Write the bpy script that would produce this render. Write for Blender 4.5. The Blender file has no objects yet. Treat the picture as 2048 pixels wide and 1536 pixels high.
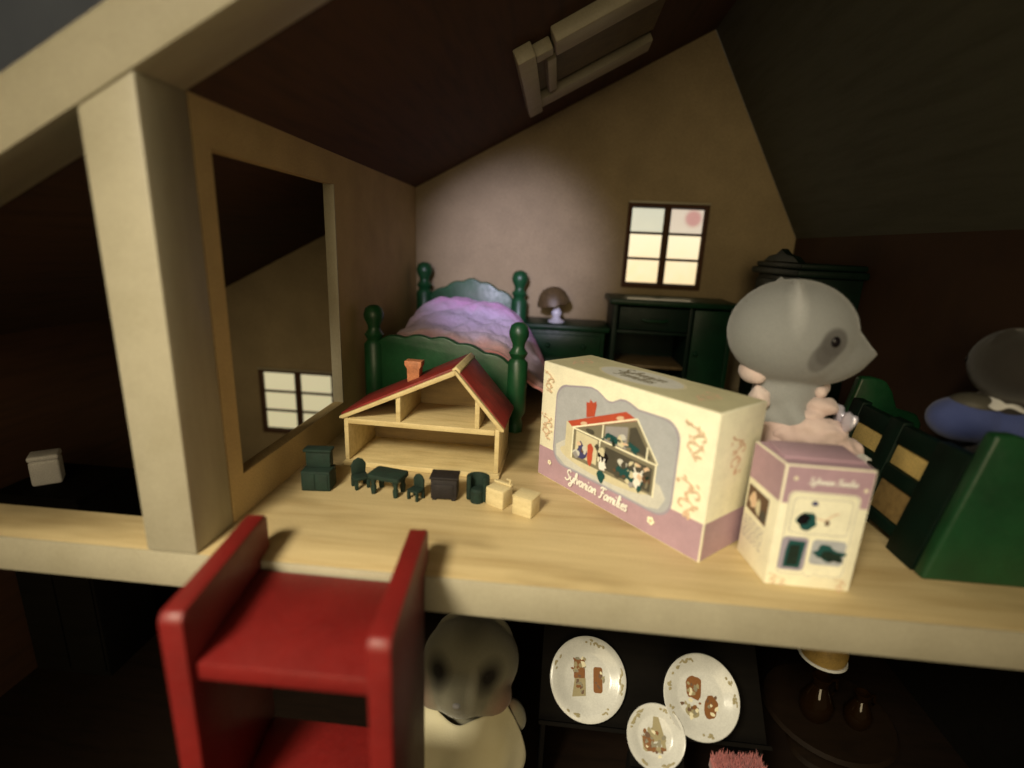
import bpy, bmesh, math, random
from mathutils import Vector, Matrix, noise
random.seed(7)
PI = math.pi
R = math.radians
sc = bpy.context.scene
C = sc.collection
CM = 0.01            # everything below is laid out in centimetres and brought to metres at the end

# ------------------------------------------------------------------ camera
camd = bpy.data.cameras.new('camera'); cam = bpy.data.objects.new('camera', camd); C.objects.link(cam)
right = Vector((0.99509, 0.08906, 0.04315)); up = Vector((-0.06463, 0.25459, 0.96489)); fwd = Vector((-0.07494, 0.96294, -0.25909))
cam.matrix_world = Matrix(((right.x, up.x, -fwd.x, 0.078857), (right.y, up.y, -fwd.y, -0.098412), (right.z, up.z, -fwd.z, 0.072164), (0, 0, 0, 1)))
camd.sensor_width = 36; camd.lens = 18.07
camd.clip_start = 0.005; camd.clip_end = 20
camd.dof.use_dof = True; camd.dof.focus_distance = 0.175; camd.dof.aperture_fstop = 6.5
sc.camera = cam
# ------------------------------------------------------------------ world, lamps, exposure
w = bpy.data.worlds.new('World'); sc.world = w; w.use_nodes = True
bgn = w.node_tree.nodes['Background']; bgn.inputs[0].default_value = (1.0, 0.78, 0.48, 1); bgn.inputs[1].default_value = 0.042

def lamp(name, typ, loc, target, energy, col, **kw):
    l = bpy.data.lights.new(name, typ); l.energy = energy; l.color = col
    for k, v in kw.items(): setattr(l, k, v)
    o = bpy.data.objects.new(name, l); C.objects.link(o)
    loc = Vector(loc) * CM; o.location = loc
    o.rotation_euler = (Vector(target) * CM - loc).to_track_quat('-Z', 'Y').to_euler()
    return o
lamp('room_lamp', 'SPOT', (-4, -25, 24), (5.6, -0.3, -1.8), 7.8, (1.0, 0.89, 0.66), spot_size=R(47), spot_blend=1.0, shadow_soft_size=0.04)
lamp('torch_beam', 'SPOT', (5.0, -13, 12.5), (5.4, 18.9, 6.2), 4.6, (0.72, 0.70, 1.0), spot_size=R(22), spot_blend=1.0, shadow_soft_size=0.008)
lamp('fill_light', 'AREA', (4, -52, 15), (5, 10, 6), 1.15, (1.0, 0.80, 0.46), shape='DISK', size=0.30)  # added broad fill for the dark interior, no actual lamp of the place
sc.view_settings.view_transform = 'Standard'; sc.view_settings.look = 'None'
sc.view_settings.exposure = 0.0; sc.view_settings.gamma = 1.0

# ------------------------------------------------------------------ materials
M = {}
def nodes(name):
    m = bpy.data.materials.new(name); m.use_nodes = True; M[name] = m
    nt = m.node_tree; b = nt.nodes['Principled BSDF']
    return m, nt, b
def coords(nt, scale=(1, 1, 1), rand=False):
    tc = nt.nodes.new('ShaderNodeTexCoord'); mp = nt.nodes.new('ShaderNodeMapping')
    mp.inputs['Scale'].default_value = [s * 100 for s in scale]
    nt.links.new(tc.outputs['Object'], mp.inputs['Vector'])
    return mp.outputs['Vector']
def ramp(nt, fac, stops):
    r = nt.nodes.new('ShaderNodeValToRGB'); el = r.color_ramp.elements
    while len(el) < len(stops): el.new(0.5)
    for e, (p, c) in zip(el, stops): e.position = p; e.color = (*c, 1)
    nt.links.new(fac, r.inputs[0]); return r.outputs[0]
def noisen(nt, vec, scale, detail=4, rough=0.55):
    n = nt.nodes.new('ShaderNodeTexNoise'); n.inputs['Scale'].default_value = scale; n.inputs['Detail'].default_value = detail
    n.inputs['Roughness'].default_value = rough; nt.links.new(vec, n.inputs['Vector']); return n.outputs['Fac']
def bump(nt, b, h, strength, dist):
    bn = nt.nodes.new('ShaderNodeBump'); bn.inputs['Strength'].default_value = strength; bn.inputs['Distance'].default_value = dist * CM
    nt.links.new(h, bn.inputs['Height']); nt.links.new(bn.outputs[0], b.inputs['Normal'])
def mul(c, k): return tuple(min(1, v * k) for v in c)
def mix(nt, fac, a, bcol):
    mx = nt.nodes.new('ShaderNodeMix'); mx.data_type = 'RGBA'
    nt.links.new(fac, mx.inputs['Factor'])
    for sock, v in ((mx.inputs[6], a), (mx.inputs[7], bcol)):
        if isinstance(v, tuple): sock.default_value = (*v, 1)
        else: nt.links.new(v, sock)
    return mx.outputs[2]

def speck(nt, col, amt, scale=26):
    f = noisen(nt, coords(nt), scale, 2, 0.7)
    r = ramp(nt, f, [(0.36, (1 - amt,) * 3), (0.64, (1 + amt,) * 3)])
    mx = nt.nodes.new('ShaderNodeMix'); mx.data_type = 'RGBA'; mx.blend_type = 'MULTIPLY'; mx.inputs['Factor'].default_value = 1
    nt.links.new(col, mx.inputs[6]); nt.links.new(r, mx.inputs[7]); return mx.outputs[2]
def paint(name, col, rough=0.5, var=0.18, scale=1.3, bmp=0.15, bscale=9, spec=0.5, coat=0):
    m, nt, b = nodes(name)
    v = coords(nt)
    f = noisen(nt, v, scale, 5)
    nt.links.new(speck(nt, ramp(nt, f, [(0.3, mul(col, 1 - var)), (0.7, mul(col, 1 + var))]), .06 if bscale == 20 else .16), b.inputs['Base Color'])
    f2 = noisen(nt, v, bscale, 3)
    r2 = nt.nodes.new('ShaderNodeMapRange'); r2.inputs[3].default_value = max(0.05, rough - 0.1); r2.inputs[4].default_value = min(1, rough + 0.12)
    nt.links.new(f2, r2.inputs[0]); nt.links.new(r2.outputs[0], b.inputs['Roughness'])
    b.inputs['Specular IOR Level'].default_value = spec; b.inputs['Coat Weight'].default_value = coat
    if bmp: bump(nt, b, f2, bmp, 0.03)
    return m
def wood(name, col, dark, rough=0.55, grain=(0.16, 2.2, 2.2), knots=False, bmp=0.12):
    m, nt, b = nodes(name)
    v = coords(nt, grain)
    f = noisen(nt, v, 1.6, 6, 0.6)
    colr = ramp(nt, f, [(0.28, dark), (0.5, col), (0.75, mul(col, 1.12))])
    v2 = coords(nt, (grain[0] * 2.5, grain[1] * 5, grain[2] * 5)); f2 = noisen(nt, v2, 2.0, 4, 0.6)
    colr = mix(nt, f2, colr, ramp(nt, f, [(0.2, mul(dark, 0.9)), (0.8, mul(col, 1.05))]))
    if knots:
        v3 = coords(nt, (0.2, 0.55, 1)); k = noisen(nt, v3, 0.9, 3, 0.5)
        kk = nt.nodes.new('ShaderNodeMapRange'); kk.inputs[1].default_value = 0.54; kk.inputs[2].default_value = 0.72; kk.inputs[4].default_value = 0.85
        nt.links.new(k, kk.inputs[0]); colr = mix(nt, kk.outputs[0], colr, mul(dark, 0.62))
    nt.links.new(speck(nt, colr, .07), b.inputs['Base Color']); b.inputs['Roughness'].default_value = rough
    if col[0] < .05: b.inputs['Specular IOR Level'].default_value = 0.12
    bump(nt, b, f2, bmp, 0.02)
    return m
def flat(name, col, rough=0.6, var=0.06):
    return paint(name, col, rough, var, 2.5, 0.05, 20, 0.3)
def emis(name, c0, c1, strength, axis_lo, axis_hi, spot=None):
    m, nt, b = nodes(name)
    tc = nt.nodes.new('ShaderNodeTexCoord'); sx = nt.nodes.new('ShaderNodeSeparateXYZ'); nt.links.new(tc.outputs['Object'], sx.inputs[0])
    mr = nt.nodes.new('ShaderNodeMapRange'); mr.inputs[1].default_value = axis_lo * CM; mr.inputs[2].default_value = axis_hi * CM
    nt.links.new(sx.outputs['Z'], mr.inputs[0])
    f = noisen(nt, coords(nt), 1.2, 3)
    col = mix(nt, mr.outputs[0], c0, c1)
    cc = mix(nt, f, col, mul(c1, 0.92))
    if spot:
        vm = nt.nodes.new('ShaderNodeVectorMath'); vm.operation = 'DISTANCE'; vm.inputs[1].default_value = [q * CM for q in spot[0]]
        nt.links.new(tc.outputs['Object'], vm.inputs[0])
        m2 = nt.nodes.new('ShaderNodeMapRange'); m2.inputs[1].default_value = spot[1] * 1.25 * CM; m2.inputs[2].default_value = spot[1] * .7 * CM
        nt.links.new(vm.outputs['Value'], m2.inputs[0]); cc = mix(nt, m2.outputs[0], cc, spot[2])
    nt.links.new(cc, b.inputs['Emission Color']); b.inputs['Emission Strength'].default_value = strength
    b.inputs['Base Color'].default_value = (*c0, 1); b.inputs['Roughness'].default_value = 0.25
    return m
def fur(name, col, patches=(), patchcol=(0.05, 0.045, 0.045), tint=None):
    m, nt, b = nodes(name)
    v = coords(nt); f = noisen(nt, v, 14, 3); f1 = noisen(nt, v, 0.9, 3)
    c = mix(nt, f, mul(col, 0.94), mul(col, 1.06)); c = mix(nt, f1, c, mul(col, 0.95))
    tc = nt.nodes.new('ShaderNodeTexCoord')
    for (p, r, pc, k, *soft) in patches:
        vm = nt.nodes.new('ShaderNodeVectorMath'); vm.operation = 'SUBTRACT'; vm.inputs[1].default_value = [q * CM for q in p]
        nt.links.new(tc.outputs['Object'], vm.inputs[0])
        vs = nt.nodes.new('ShaderNodeVectorMath'); vs.operation = 'DIVIDE'; vs.inputs[1].default_value = [q * CM for q in r]
        nt.links.new(vm.outputs[0], vs.inputs[0])
        vl = nt.nodes.new('ShaderNodeVectorMath'); vl.operation = 'LENGTH'; nt.links.new(vs.outputs[0], vl.inputs[0])
        mr = nt.nodes.new('ShaderNodeMapRange'); e0, e1 = soft if soft else (1.1, .82); mr.inputs[1].default_value = e0; mr.inputs[2].default_value = e1; mr.inputs[4].default_value = k
        nt.links.new(vl.outputs['Value'], mr.inputs[0]); c = mix(nt, mr.outputs[0], c, pc)
    nt.links.new(speck(nt, c, .06, 34), b.inputs['Base Color']); b.inputs['Roughness'].default_value = 0.85
    b.inputs['Sheen Weight'].default_value = 0.35; b.inputs['Sheen Roughness'].default_value = 0.5
    b.inputs['Specular IOR Level'].default_value = 0.2
    bump(nt, b, f, 0.16, 0.02)
    return m
def cloth(name, stops, axis=None, rough=0.9, weave=16):
    m, nt, b = nodes(name)
    v = coords(nt)
    f = noisen(nt, v, 0.55, 4)
    nt.links.new(ramp(nt, f, stops), b.inputs['Base Color']); b.inputs['Roughness'].default_value = rough
    b.inputs['Sheen Weight'].default_value = 0.25; b.inputs['Specular IOR Level'].default_value = 0.15
    bump(nt, b, noisen(nt, v, weave, 3), 0.3, 0.03)
    return m

wood('frame_cream', (0.37, 0.335, 0.245), (0.33, 0.295, 0.205), 0.5, (0.3, 1.4, 0.3), bmp=0.08)
wood('floor_pine', (0.58, 0.46, 0.25), (0.42, 0.30, 0.135), 0.45, (0.1, 1.3, 2), knots=True)
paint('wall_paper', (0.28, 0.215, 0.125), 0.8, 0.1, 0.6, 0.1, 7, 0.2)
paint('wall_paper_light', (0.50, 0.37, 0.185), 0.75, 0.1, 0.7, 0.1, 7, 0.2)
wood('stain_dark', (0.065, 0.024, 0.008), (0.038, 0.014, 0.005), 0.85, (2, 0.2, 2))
wood('shadow_black', (0.004, 0.003, 0.002), (0.002, 0.0015, 0.001), 0.9, (0.3, 2, 2))  # near-black that holds the shade of the unlit lower storey
wood('lower_floor', (0.010, 0.005, 0.0025), (0.005, 0.0025, 0.001), 0.9, (0.3, 2, 2))  # floor colour darkened to carry the lower room's shade
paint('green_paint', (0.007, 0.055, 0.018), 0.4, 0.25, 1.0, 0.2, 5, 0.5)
paint('green_half_shade', (0.0035, 0.024, 0.010), 0.4, 0.3, 1.0, 0.2, 5, 0.2)  # same green paint with some shade put into the colour
paint('green_deep_shade', (0.002, 0.010, 0.006), 0.5, 0.3, 1.2, 0.2, 5, 0.18)  # same green again, with deep shade put into the colour
paint('red_paint', (0.15, 0.008, 0.007), 0.48, 0.14, 0.8, 0.25, 6, 0.45)
paint('roof_red', (0.20, 0.016, 0.012), 0.5, 0.3, 2.4, 0.15, 8)
wood('mini_wood', (0.62, 0.50, 0.26), (0.48, 0.36, 0.16), 0.5, (0.5, 3, 3))
wood('mini_inside', (0.24, 0.16, 0.058), (0.14, 0.085, 0.03), 0.6, (0.5, 3, 3))
paint('terracotta', (0.45, 0.17, 0.075), 0.6, 0.2, 3, 0.3, 10)
paint('mini_green', (0.003, 0.017, 0.010), 0.8, 0.3, 4, 0.3, 10)
paint('mini_black', (0.008, 0.005, 0.006), 0.7, 0.3, 4, 0.3, 10)
wood('mini_pale', (0.62, 0.52, 0.30), (0.52, 0.42, 0.22), 0.55, (1, 4, 4))
flat('card_cream', (0.92, 0.89, 0.70), 0.45); flat('card_lavender', (0.45, 0.30, 0.37), 0.45); flat('card_grey', (0.44, 0.46, 0.50), 0.5)
flat('card_olive', (0.55, 0.52, 0.33), 0.45); flat('ink_scroll', (0.74, 0.54, 0.38), 0.5); flat('ink_white', (0.86, 0.84, 0.80), 0.5)
flat('ink_red', (0.50, 0.085, 0.045), 0.5); flat('ink_dark', (0.075, 0.07, 0.055), 0.5); flat('ink_taupe', (0.22, 0.20, 0.14), 0.5)
flat('ink_teal', (0.012, 0.075, 0.075), 0.5); flat('ink_blue', (0.06, 0.06, 0.17), 0.5); flat('ink_sand', (0.66, 0.61, 0.43), 0.5)
flat('ink_line', (0.33, 0.32, 0.33), 0.5); flat('ink_mauve', (0.36, 0.33, 0.42), 0.5); flat('ink_brown', (0.13, 0.075, 0.045), 0.5)
flat('ink_palegrey', (0.62, 0.62, 0.58), 0.5); flat('card_inner', (0.16, 0.12, 0.12), 0.7)
flat('porcelain', (0.56, 0.56, 0.53), 0.18); flat('plate_brown', (0.20, 0.085, 0.030), 0.3); flat('plate_olive', (0.30, 0.26, 0.15), 0.3)
flat('black_gloss', (0.01, 0.008, 0.01), 0.12)
flat('nose_fur', (0.27, 0.255, 0.25), 0.8)
cloth('pink_cloth', [(0.3, (0.58, 0.42, 0.40)), (0.5, (0.66, 0.52, 0.49)), (0.7, (0.76, 0.66, 0.63))])
cloth('yellow_cloth', [(0.3, (0.72, 0.65, 0.42)), (0.7, (0.82, 0.76, 0.54))])
cloth('blue_cloth', [(0.3, (0.045, 0.065, 0.20)), (0.7, (0.075, 0.10, 0.28))])
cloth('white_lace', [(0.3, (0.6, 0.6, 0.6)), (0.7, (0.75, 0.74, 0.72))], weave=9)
cloth('pink_fluff', [(0.3, (0.42, 0.14, 0.14)), (0.7, (0.55, 0.21, 0.20))], weave=8)
cloth('mattress_ticking', [(0.3, (0.55, 0.5, 0.45)), (0.7, (0.6, 0.56, 0.5))])
paint('shade_brown', (0.085, 0.055, 0.022), 0.5, 0.3, 2, 0.2, 8)
paint('lamp_white', (0.55, 0.54, 0.60), 0.15, 0.1, 2, 0, 8)
wood('roof_flare_haze', (0.085, 0.088, 0.062), (0.065, 0.066, 0.044), .85, (2, .2, 2))  # grey-green flare haze put into the right slope's colour
wood('dark_brown', (0.05, 0.021, 0.007), (0.03, 0.012, 0.004), 0.8, (2, .2, .2))  # even dark brown for the right partition
paint('amber_paint', (0.26, 0.17, 0.05), 0.35, 0.2, 2, 0.1, 8)
paint('settle_panel', (0.55, 0.40, 0.14), 0.6, 0.15, 1.5, 0.2, 9)
paint('white_plastic', (0.88, 0.87, 0.88), 0.4, 0.06, 2, 0.1, 9)
paint('room_paint', (0.55, 0.66, 0.95), 0.8, 0.1, 0.1, 0.1, 3)
wood('table_brown', (0.010, 0.005, 0.002), (0.006, 0.003, 0.001), 0.7, (.5, 2, 2))  # brown taken down to hold the lower room's shade
m, nt, b = nodes('gold'); b.inputs['Base Color'].default_value = (0.8, 0.6, 0.25, 1); b.inputs['Metallic'].default_value = 1; b.inputs['Roughness'].default_value = 0.25
bump(nt, b, noisen(nt, coords(nt), 9, 2), 0.1, 0.02)
m, nt, b = nodes('satin_bow'); b.inputs['Base Color'].default_value = (0.62, 0.60, 0.72, 1); b.inputs['Roughness'].default_value = 0.18; b.inputs['Metallic'].default_value = 0.35
bump(nt, b, noisen(nt, coords(nt), 4, 2), 0.25, 0.05)
m, nt, b = nodes('amber_glass'); b.inputs['Base Color'].default_value = (0.035, 0.016, 0.005, 1); b.inputs['Roughness'].default_value = 0.06; b.inputs['Transmission Weight'].default_value = 0.75
bump(nt, b, noisen(nt, coords(nt), 2, 2), 0.1, 0.03)
emis('pane_glow', (1.0, 0.70, 0.33), (1.0, 0.93, 0.66), 0.95, 5.6, 8.4)
emis('pane_glow_cool', (0.72, 0.70, 0.52), (0.55, 0.57, 0.48), 0.92, 8.1, 9.4)
emis('pane_glow_rose', (0.74, 0.66, 0.50), (0.62, 0.54, 0.46), 0.9, 8.1, 9.4, ((14.75, 19.1, 9.0), .42, (.45, .20, .22)))
emis('pane_glow_low', (0.62, 0.55, 0.32), (0.66, 0.60, 0.38), 0.8, -4.3, -0.8)

# quilt: tie-dyed from lavender to pink at the head and orange red at the hems
m, nt, b = nodes('tie_dye')
tc = nt.nodes.new('ShaderNodeTexCoord'); sx = nt.nodes.new('ShaderNodeSeparateXYZ'); nt.links.new(tc.outputs['UV'], sx.inputs[0])
v = coords(nt); nf = noisen(nt, v, 0.5, 4); nf2 = noisen(nt, v, 1.6, 4)
def madd(a, k, c):
    n = nt.nodes.new('ShaderNodeMath'); n.operation = 'MULTIPLY_ADD'; nt.links.new(a, n.inputs[0]); n.inputs[1].default_value = k
    if isinstance(c, float): n.inputs[2].default_value = c
    else: nt.links.new(c, n.inputs[2])
    return n.outputs[0]
wob = madd(nf, 0.28, -0.14)
cu = ramp(nt, madd(sx.outputs['Y'], 1.0, wob), [(0.0, (0.52, 0.15, 0.10)), (0.12, (0.62, 0.32, 0.28)), (0.22, (0.60, 0.44, 0.58)), (0.36, (0.54, 0.40, 0.62)), (0.58, (0.62, 0.46, 0.68)), (0.72, (0.70, 0.26, 0.58)), (1.0, (0.36, 0.04, 0.28))])
hem = ramp(nt, madd(sx.outputs['X'], 1.0, wob), [(0.0, (0, 0, 0)), (0.70, (0, 0, 0)), (0.86, (1, 1, 1))])
c2 = mix(nt, hem, cu, (0.46, 0.085, 0.05)); c3 = mix(nt, madd(nf2, .35, 0.0), c2, mix(nt, hem, (0.56, 0.48, 0.68), (0.5, 0.12, 0.08)))
nt.links.new(c3, b.inputs['Base Color']); b.inputs['Roughness'].default_value = 0.9; b.inputs['Sheen Weight'].default_value = 0.3
bump(nt, b, noisen(nt, v, 3.2, 7, .7), 0.75, 0.24)

# ------------------------------------------------------------------ mesh helpers
def finish(name, bm, mats, parent=None, loc=(0, 0, 0), rot=(0, 0, 0), angle=38, smooth=True):
    me = bpy.data.meshes.new(name)
    bmesh.ops.recalc_face_normals(bm, faces=bm.faces[:])
    bm.to_mesh(me); bm.free()
    if isinstance(mats, str): mats = [mats]
    for x in mats: me.materials.append(M[x])
    if smooth:
        me.shade_smooth(); me.set_sharp_from_angle(angle=R(angle))
    return link(name, me, parent, loc, rot)
def link(name, me, parent=None, loc=(0, 0, 0), rot=(0, 0, 0)):
    o = bpy.data.objects.new(name, me); C.objects.link(o); o.location = loc; o.rotation_euler = rot
    if parent: o.parent = parent
    return o
def thing(name, label, cat, loc=(0, 0, 0), rot=(0, 0, 0), group=None):
    o = bpy.data.objects.new(name, None); C.objects.link(o); o.location = loc; o.rotation_euler = rot
    o.empty_display_size = 0.01
    return tag(o, label, cat, group)
def tag(o, label, cat, group=None):
    o['label'] = label; o['category'] = cat
    if group: o['group'] = group
    return o
def new(): return bmesh.new()
def merge(bm, b2, mi=0):
    vm = {}
    for v_ in b2.verts: vm[v_] = bm.verts.new(v_.co)
    for f in b2.faces:
        try:
            nf_ = bm.faces.new([vm[q] for q in f.verts]); nf_.material_index = mi
        except ValueError: pass
    b2.free()
def box(bm, x0, x1, y0, y1, z0, z1, bev=0.0, seg=2, mi=0, xf=None):
    b2 = new(); bmesh.ops.create_cube(b2, size=1)
    for v_ in b2.verts: v_.co = Vector((x0 + (v_.co.x + .5) * (x1 - x0), y0 + (v_.co.y + .5) * (y1 - y0), z0 + (v_.co.z + .5) * (z1 - z0)))
    if bev: bmesh.ops.bevel(b2, geom=b2.edges[:], offset=bev, segments=seg, affect='EDGES', profile=0.5)
    if xf: bmesh.ops.transform(b2, matrix=xf, verts=b2.verts)
    merge(bm, b2, mi); return bm
AX = {'x': lambda a, p: (a, p[0], p[1]), 'y': lambda a, p: (p[0], a, p[1]), 'z': lambda a, p: (p[0], p[1], a)}
def prism(bm, pts, axis, a0, a1, bev=0.0, seg=2, mi=0, xf=None):
    b2 = new(); g = AX[axis]
    A = [b2.verts.new(g(a0, p)) for p in pts]; B = [b2.verts.new(g(a1, p)) for p in pts]
    n = len(pts)
    b2.faces.new(A); b2.faces.new(B[::-1])
    for i in range(n): b2.faces.new([A[i], B[i], B[(i + 1) % n], A[(i + 1) % n]])
    bmesh.ops.recalc_face_normals(b2, faces=b2.faces[:])
    if bev:
        es = [e for e in b2.edges if len(e.link_faces) == 2 and e.calc_face_angle(0) > 0.5]
        bmesh.ops.bevel(b2, geom=es, offset=bev, segments=seg, affect='EDGES', profile=0.5, clamp_overlap=True)
    if xf: bmesh.ops.transform(b2, matrix=xf, verts=b2.verts)
    merge(bm, b2, mi); return bm
def ringprism(bm, outer, inner, axis, a0, a1, xf=None):
    """a flat panel with one opening; outer and inner polygons have the same count"""
    b2 = new(); g = AX[axis]; n = len(outer)
    L = [[b2.verts.new(g(a, p)) for p in poly] for poly in (outer, inner) for a in (a0, a1)]
    o0, o1, i0, i1 = L
    for k in range(n):
        j = (k + 1) % n
        for q in ((o0[k], o0[j], i0[j], i0[k]), (o1[k], i1[k], i1[j], o1[j]), (o0[k], o1[k], o1[j], o0[j]), (i0[k], i0[j], i1[j], i1[k])): b2.faces.new(q)
    if xf: bmesh.ops.transform(b2, matrix=xf, verts=b2.verts)
    merge(bm, b2); return bm
def lathe(bm, prof, c=(0, 0, 0), seg=24, mi=0, xf=None):
    b2 = new(); rings = []
    for (r_, z_) in prof:
        if r_ < 1e-4: rings.append([b2.verts.new((0, 0, z_))])
        else: rings.append([b2.verts.new((r_ * math.cos(2 * PI * k / seg), r_ * math.sin(2 * PI * k / seg), z_)) for k in range(seg)])
    for a, b_ in zip(rings, rings[1:]):
        for k in range(seg):
            j = (k + 1) % seg
            q = [a[k % len(a)], a[j % len(a)], b_[j % len(b_)], b_[k % len(b_)]]
            q = list(dict.fromkeys(q))
            if len(q) > 2: b2.faces.new(q)
    bmesh.ops.translate(b2, vec=c, verts=b2.verts)
    if xf: bmesh.ops.transform(b2, matrix=xf, verts=b2.verts)
    merge(bm, b2, mi); return bm
def ball(bm, c, r, rot=None, seg=20, mi=0):
    b2 = new(); bmesh.ops.create_uvsphere(b2, u_segments=seg, v_segments=max(8, seg * 2 // 3), radius=1)
    mtx = Matrix.Translation(c) @ (rot.to_matrix().to_4x4() if rot else Matrix()) @ Matrix.Diagonal((*(r if hasattr(r, '__len__') else (r, r, r)), 1))
    bmesh.ops.transform(b2, matrix=mtx, verts=b2.verts); merge(bm, b2, mi); return bm
def tube(bm, pts, rad, seg=8, mi=0):
    """a round bar through the points; rad a number or one per point"""
    b2 = new(); pts = [Vector(p) for p in pts]; rings = []
    for i, p in enumerate(pts):
        d = (pts[min(i + 1, len(pts) - 1)] - pts[max(i - 1, 0)]).normalized()
        s = Vector((0, 0, 1)) if abs(d.z) < .9 else Vector((1, 0, 0)); u = d.cross(s).normalized(); v_ = d.cross(u)
        r_ = rad[i] if hasattr(rad, '__len__') else rad
        rings.append([b2.verts.new(p + r_ * (math.cos(2 * PI * k / seg) * u + math.sin(2 * PI * k / seg) * v_)) for k in range(seg)])
    for a, b_ in zip(rings, rings[1:]):
        for k in range(seg): b2.faces.new([a[k], a[(k + 1) % seg], b_[(k + 1) % seg], b_[k]])
    b2.faces.new(rings[0]); b2.faces.new(rings[-1][::-1]); merge(bm, b2, mi); return bm
def baked(bm, mods, keep_uv=False):
    """run modifiers on a temporary object and give back the resulting mesh"""
    me = bpy.data.meshes.new('tmp'); bm.to_mesh(me); bm.free()
    o = bpy.data.objects.new('tmp', me); C.objects.link(o)
    for typ, kw in mods:
        md = o.modifiers.new(typ, typ)
        for k, v_ in kw.items(): setattr(md, k, v_)
    dg = bpy.context.evaluated_depsgraph_get(); dg.update()
    out = bpy.data.meshes.new_from_object(o.evaluated_get(dg))
    bpy.data.objects.remove(o); bpy.data.meshes.remove(me)
    return out
def blend(name, bm, mats, parent=None, voxel=0.09, it=8, **kw):
    me = baked(bm, [('REMESH', dict(mode='VOXEL', voxel_size=voxel)), ('SMOOTH', dict(factor=0.6, iterations=it))])
    me.name = name; me.materials.clear(); me.materials.append(M[mats]); me.shade_smooth()
    return link(name, me, parent, **kw)
def cutout(bm, cutter):
    """boolean difference, returns a bmesh"""
    a = bpy.data.meshes.new('a'); bm.to_mesh(a); bm.free(); c_ = bpy.data.meshes.new('c'); cutter.to_mesh(c_); cutter.free()
    oa = bpy.data.objects.new('a', a); oc = bpy.data.objects.new('c', c_); C.objects.link(oa); C.objects.link(oc)
    md = oa.modifiers.new('b', 'BOOLEAN'); md.operation = 'DIFFERENCE'; md.solver = 'EXACT'; md.object = oc
    dg = bpy.context.evaluated_depsgraph_get(); dg.update()
    out = bpy.data.meshes.new_from_object(oa.evaluated_get(dg)); r_ = new(); r_.from_mesh(out)
    for o_ in (oa, oc): bpy.data.objects.remove(o_)
    for me_ in (a, c_, out): bpy.data.meshes.remove(me_)
    return r_
def sheet(name, fn, nu, nv, mats, parent=None, thick=0.08, sub=1):
    """a cloth from fn(u,v) with thickness"""
    bm = new(); uvl = bm.loops.layers.uv.new('UVMap')
    g = [[bm.verts.new(fn(i / nu, j / nv)) for j in range(nv + 1)] for i in range(nu + 1)]
    for i in range(nu):
        for j in range(nv):
            f = bm.faces.new((g[i][j], g[i + 1][j], g[i + 1][j + 1], g[i][j + 1]))
            for l, (a, b_) in zip(f.loops, ((i, j), (i + 1, j), (i + 1, j + 1), (i, j + 1))): l[uvl].uv = (a / nu, b_ / nv)
    me = baked(bm, [('SOLIDIFY', dict(thickness=thick, offset=0)), ('SUBSURF', dict(levels=sub, render_levels=sub))])
    me.name = name; me.materials.clear(); me.materials.append(M[mats]); me.shade_smooth()
    return link(name, me, parent)

# ------------------------------------------------------------------ the dollhouse
D, ZS, M1, M2, XA, W, ZR, DF = 18.95, 10.03, 0.518, 1.746, 14.63, 20.0, 8.23, 1.37
ZA = ZS + M1 * XA; ZL = -11.3; XL = -13.5; XR = 24.8
def roofz(x): return ZS + M1 * x if x < XA else ZA - M2 * (x - XA)
rw = new(); box(rw, -160, 180, 62, 64, -40, 160); rw = finish('room_wall', rw, 'room_paint'); rw['kind'] = 'structure'
tb = new(); box(tb, -60, 80, -8, 60, ZL - 4, ZL - 1.2, 0.2); tb = finish('table_top', tb, 'shadow_black'); tb['kind'] = 'structure'

house = thing('dollhouse', 'large open-fronted wooden dollhouse with cream frame and sloping dark ceiling', 'dollhouse', (0, 0, 0))
# attic floor: a board over the main room and a front rail running on past the stairwell
f = new()
prism(f, [(XL, 0), (21.5, 0), (21.5, D - .01), (-0.385, D - .01), (-0.385, DF), (XL, DF)], 'z', -0.9, 0, 0.05)
finish('attic_floor', f, 'floor_pine', house)
e = new()   # pale painted edging along the front of the floor
box(e, XL, 21.5, -0.05, -0.002, -0.905, -0.004, 0.015); finish('floor_edging', e, 'frame_cream', house)
p = new()   # front post
prism(p, [(-1.232, 0.0), (0, 0.0), (0, roofz(0) - .01), (-1.232, roofz(-1.232) - .01)], 'y', -0.05, DF, 0.06); finish('front_post', p, 'frame_cream', house)
p = new(); prism(p, [(W, 0.0), (W + 1.2, 0.0), (W + 1.2, roofz(W + 1.2) - .01), (W, roofz(W) - .01)], 'y', -0.05, DF, 0.06); finish('front_post', p, 'frame_cream', house)
H = 1.254
p = new(); prism(p, [(XL, roofz(XL)), (XA, ZA), (XA, ZA + H), (XL, roofz(XL) + H)], 'y', -0.06, DF, 0.05); finish('rafter', p, 'frame_cream', house)
p = new(); prism(p, [(XA + .01, ZA), (XR, roofz(XR)), (XR, roofz(XR) + 2), (XA + .01, ZA + H)], 'y', -0.06, DF, 0.05); finish('rafter', p, 'frame_cream', house)
p = new(); prism(p, [(XL, roofz(XL)), (XA, ZA), (XA, ZA + .6), (XL, roofz(XL) + .6)], 'y', DF + .003, D); finish('roof_panel', p, 'stain_dark', house)
p = new(); prism(p, [(XA + .01, ZA), (XR, roofz(XR)), (XR, roofz(XR) + 1), (XA + .01, ZA + .6)], 'y', DF + .003, D); finish('roof_panel', p, 'roof_flare_haze', house)
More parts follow.
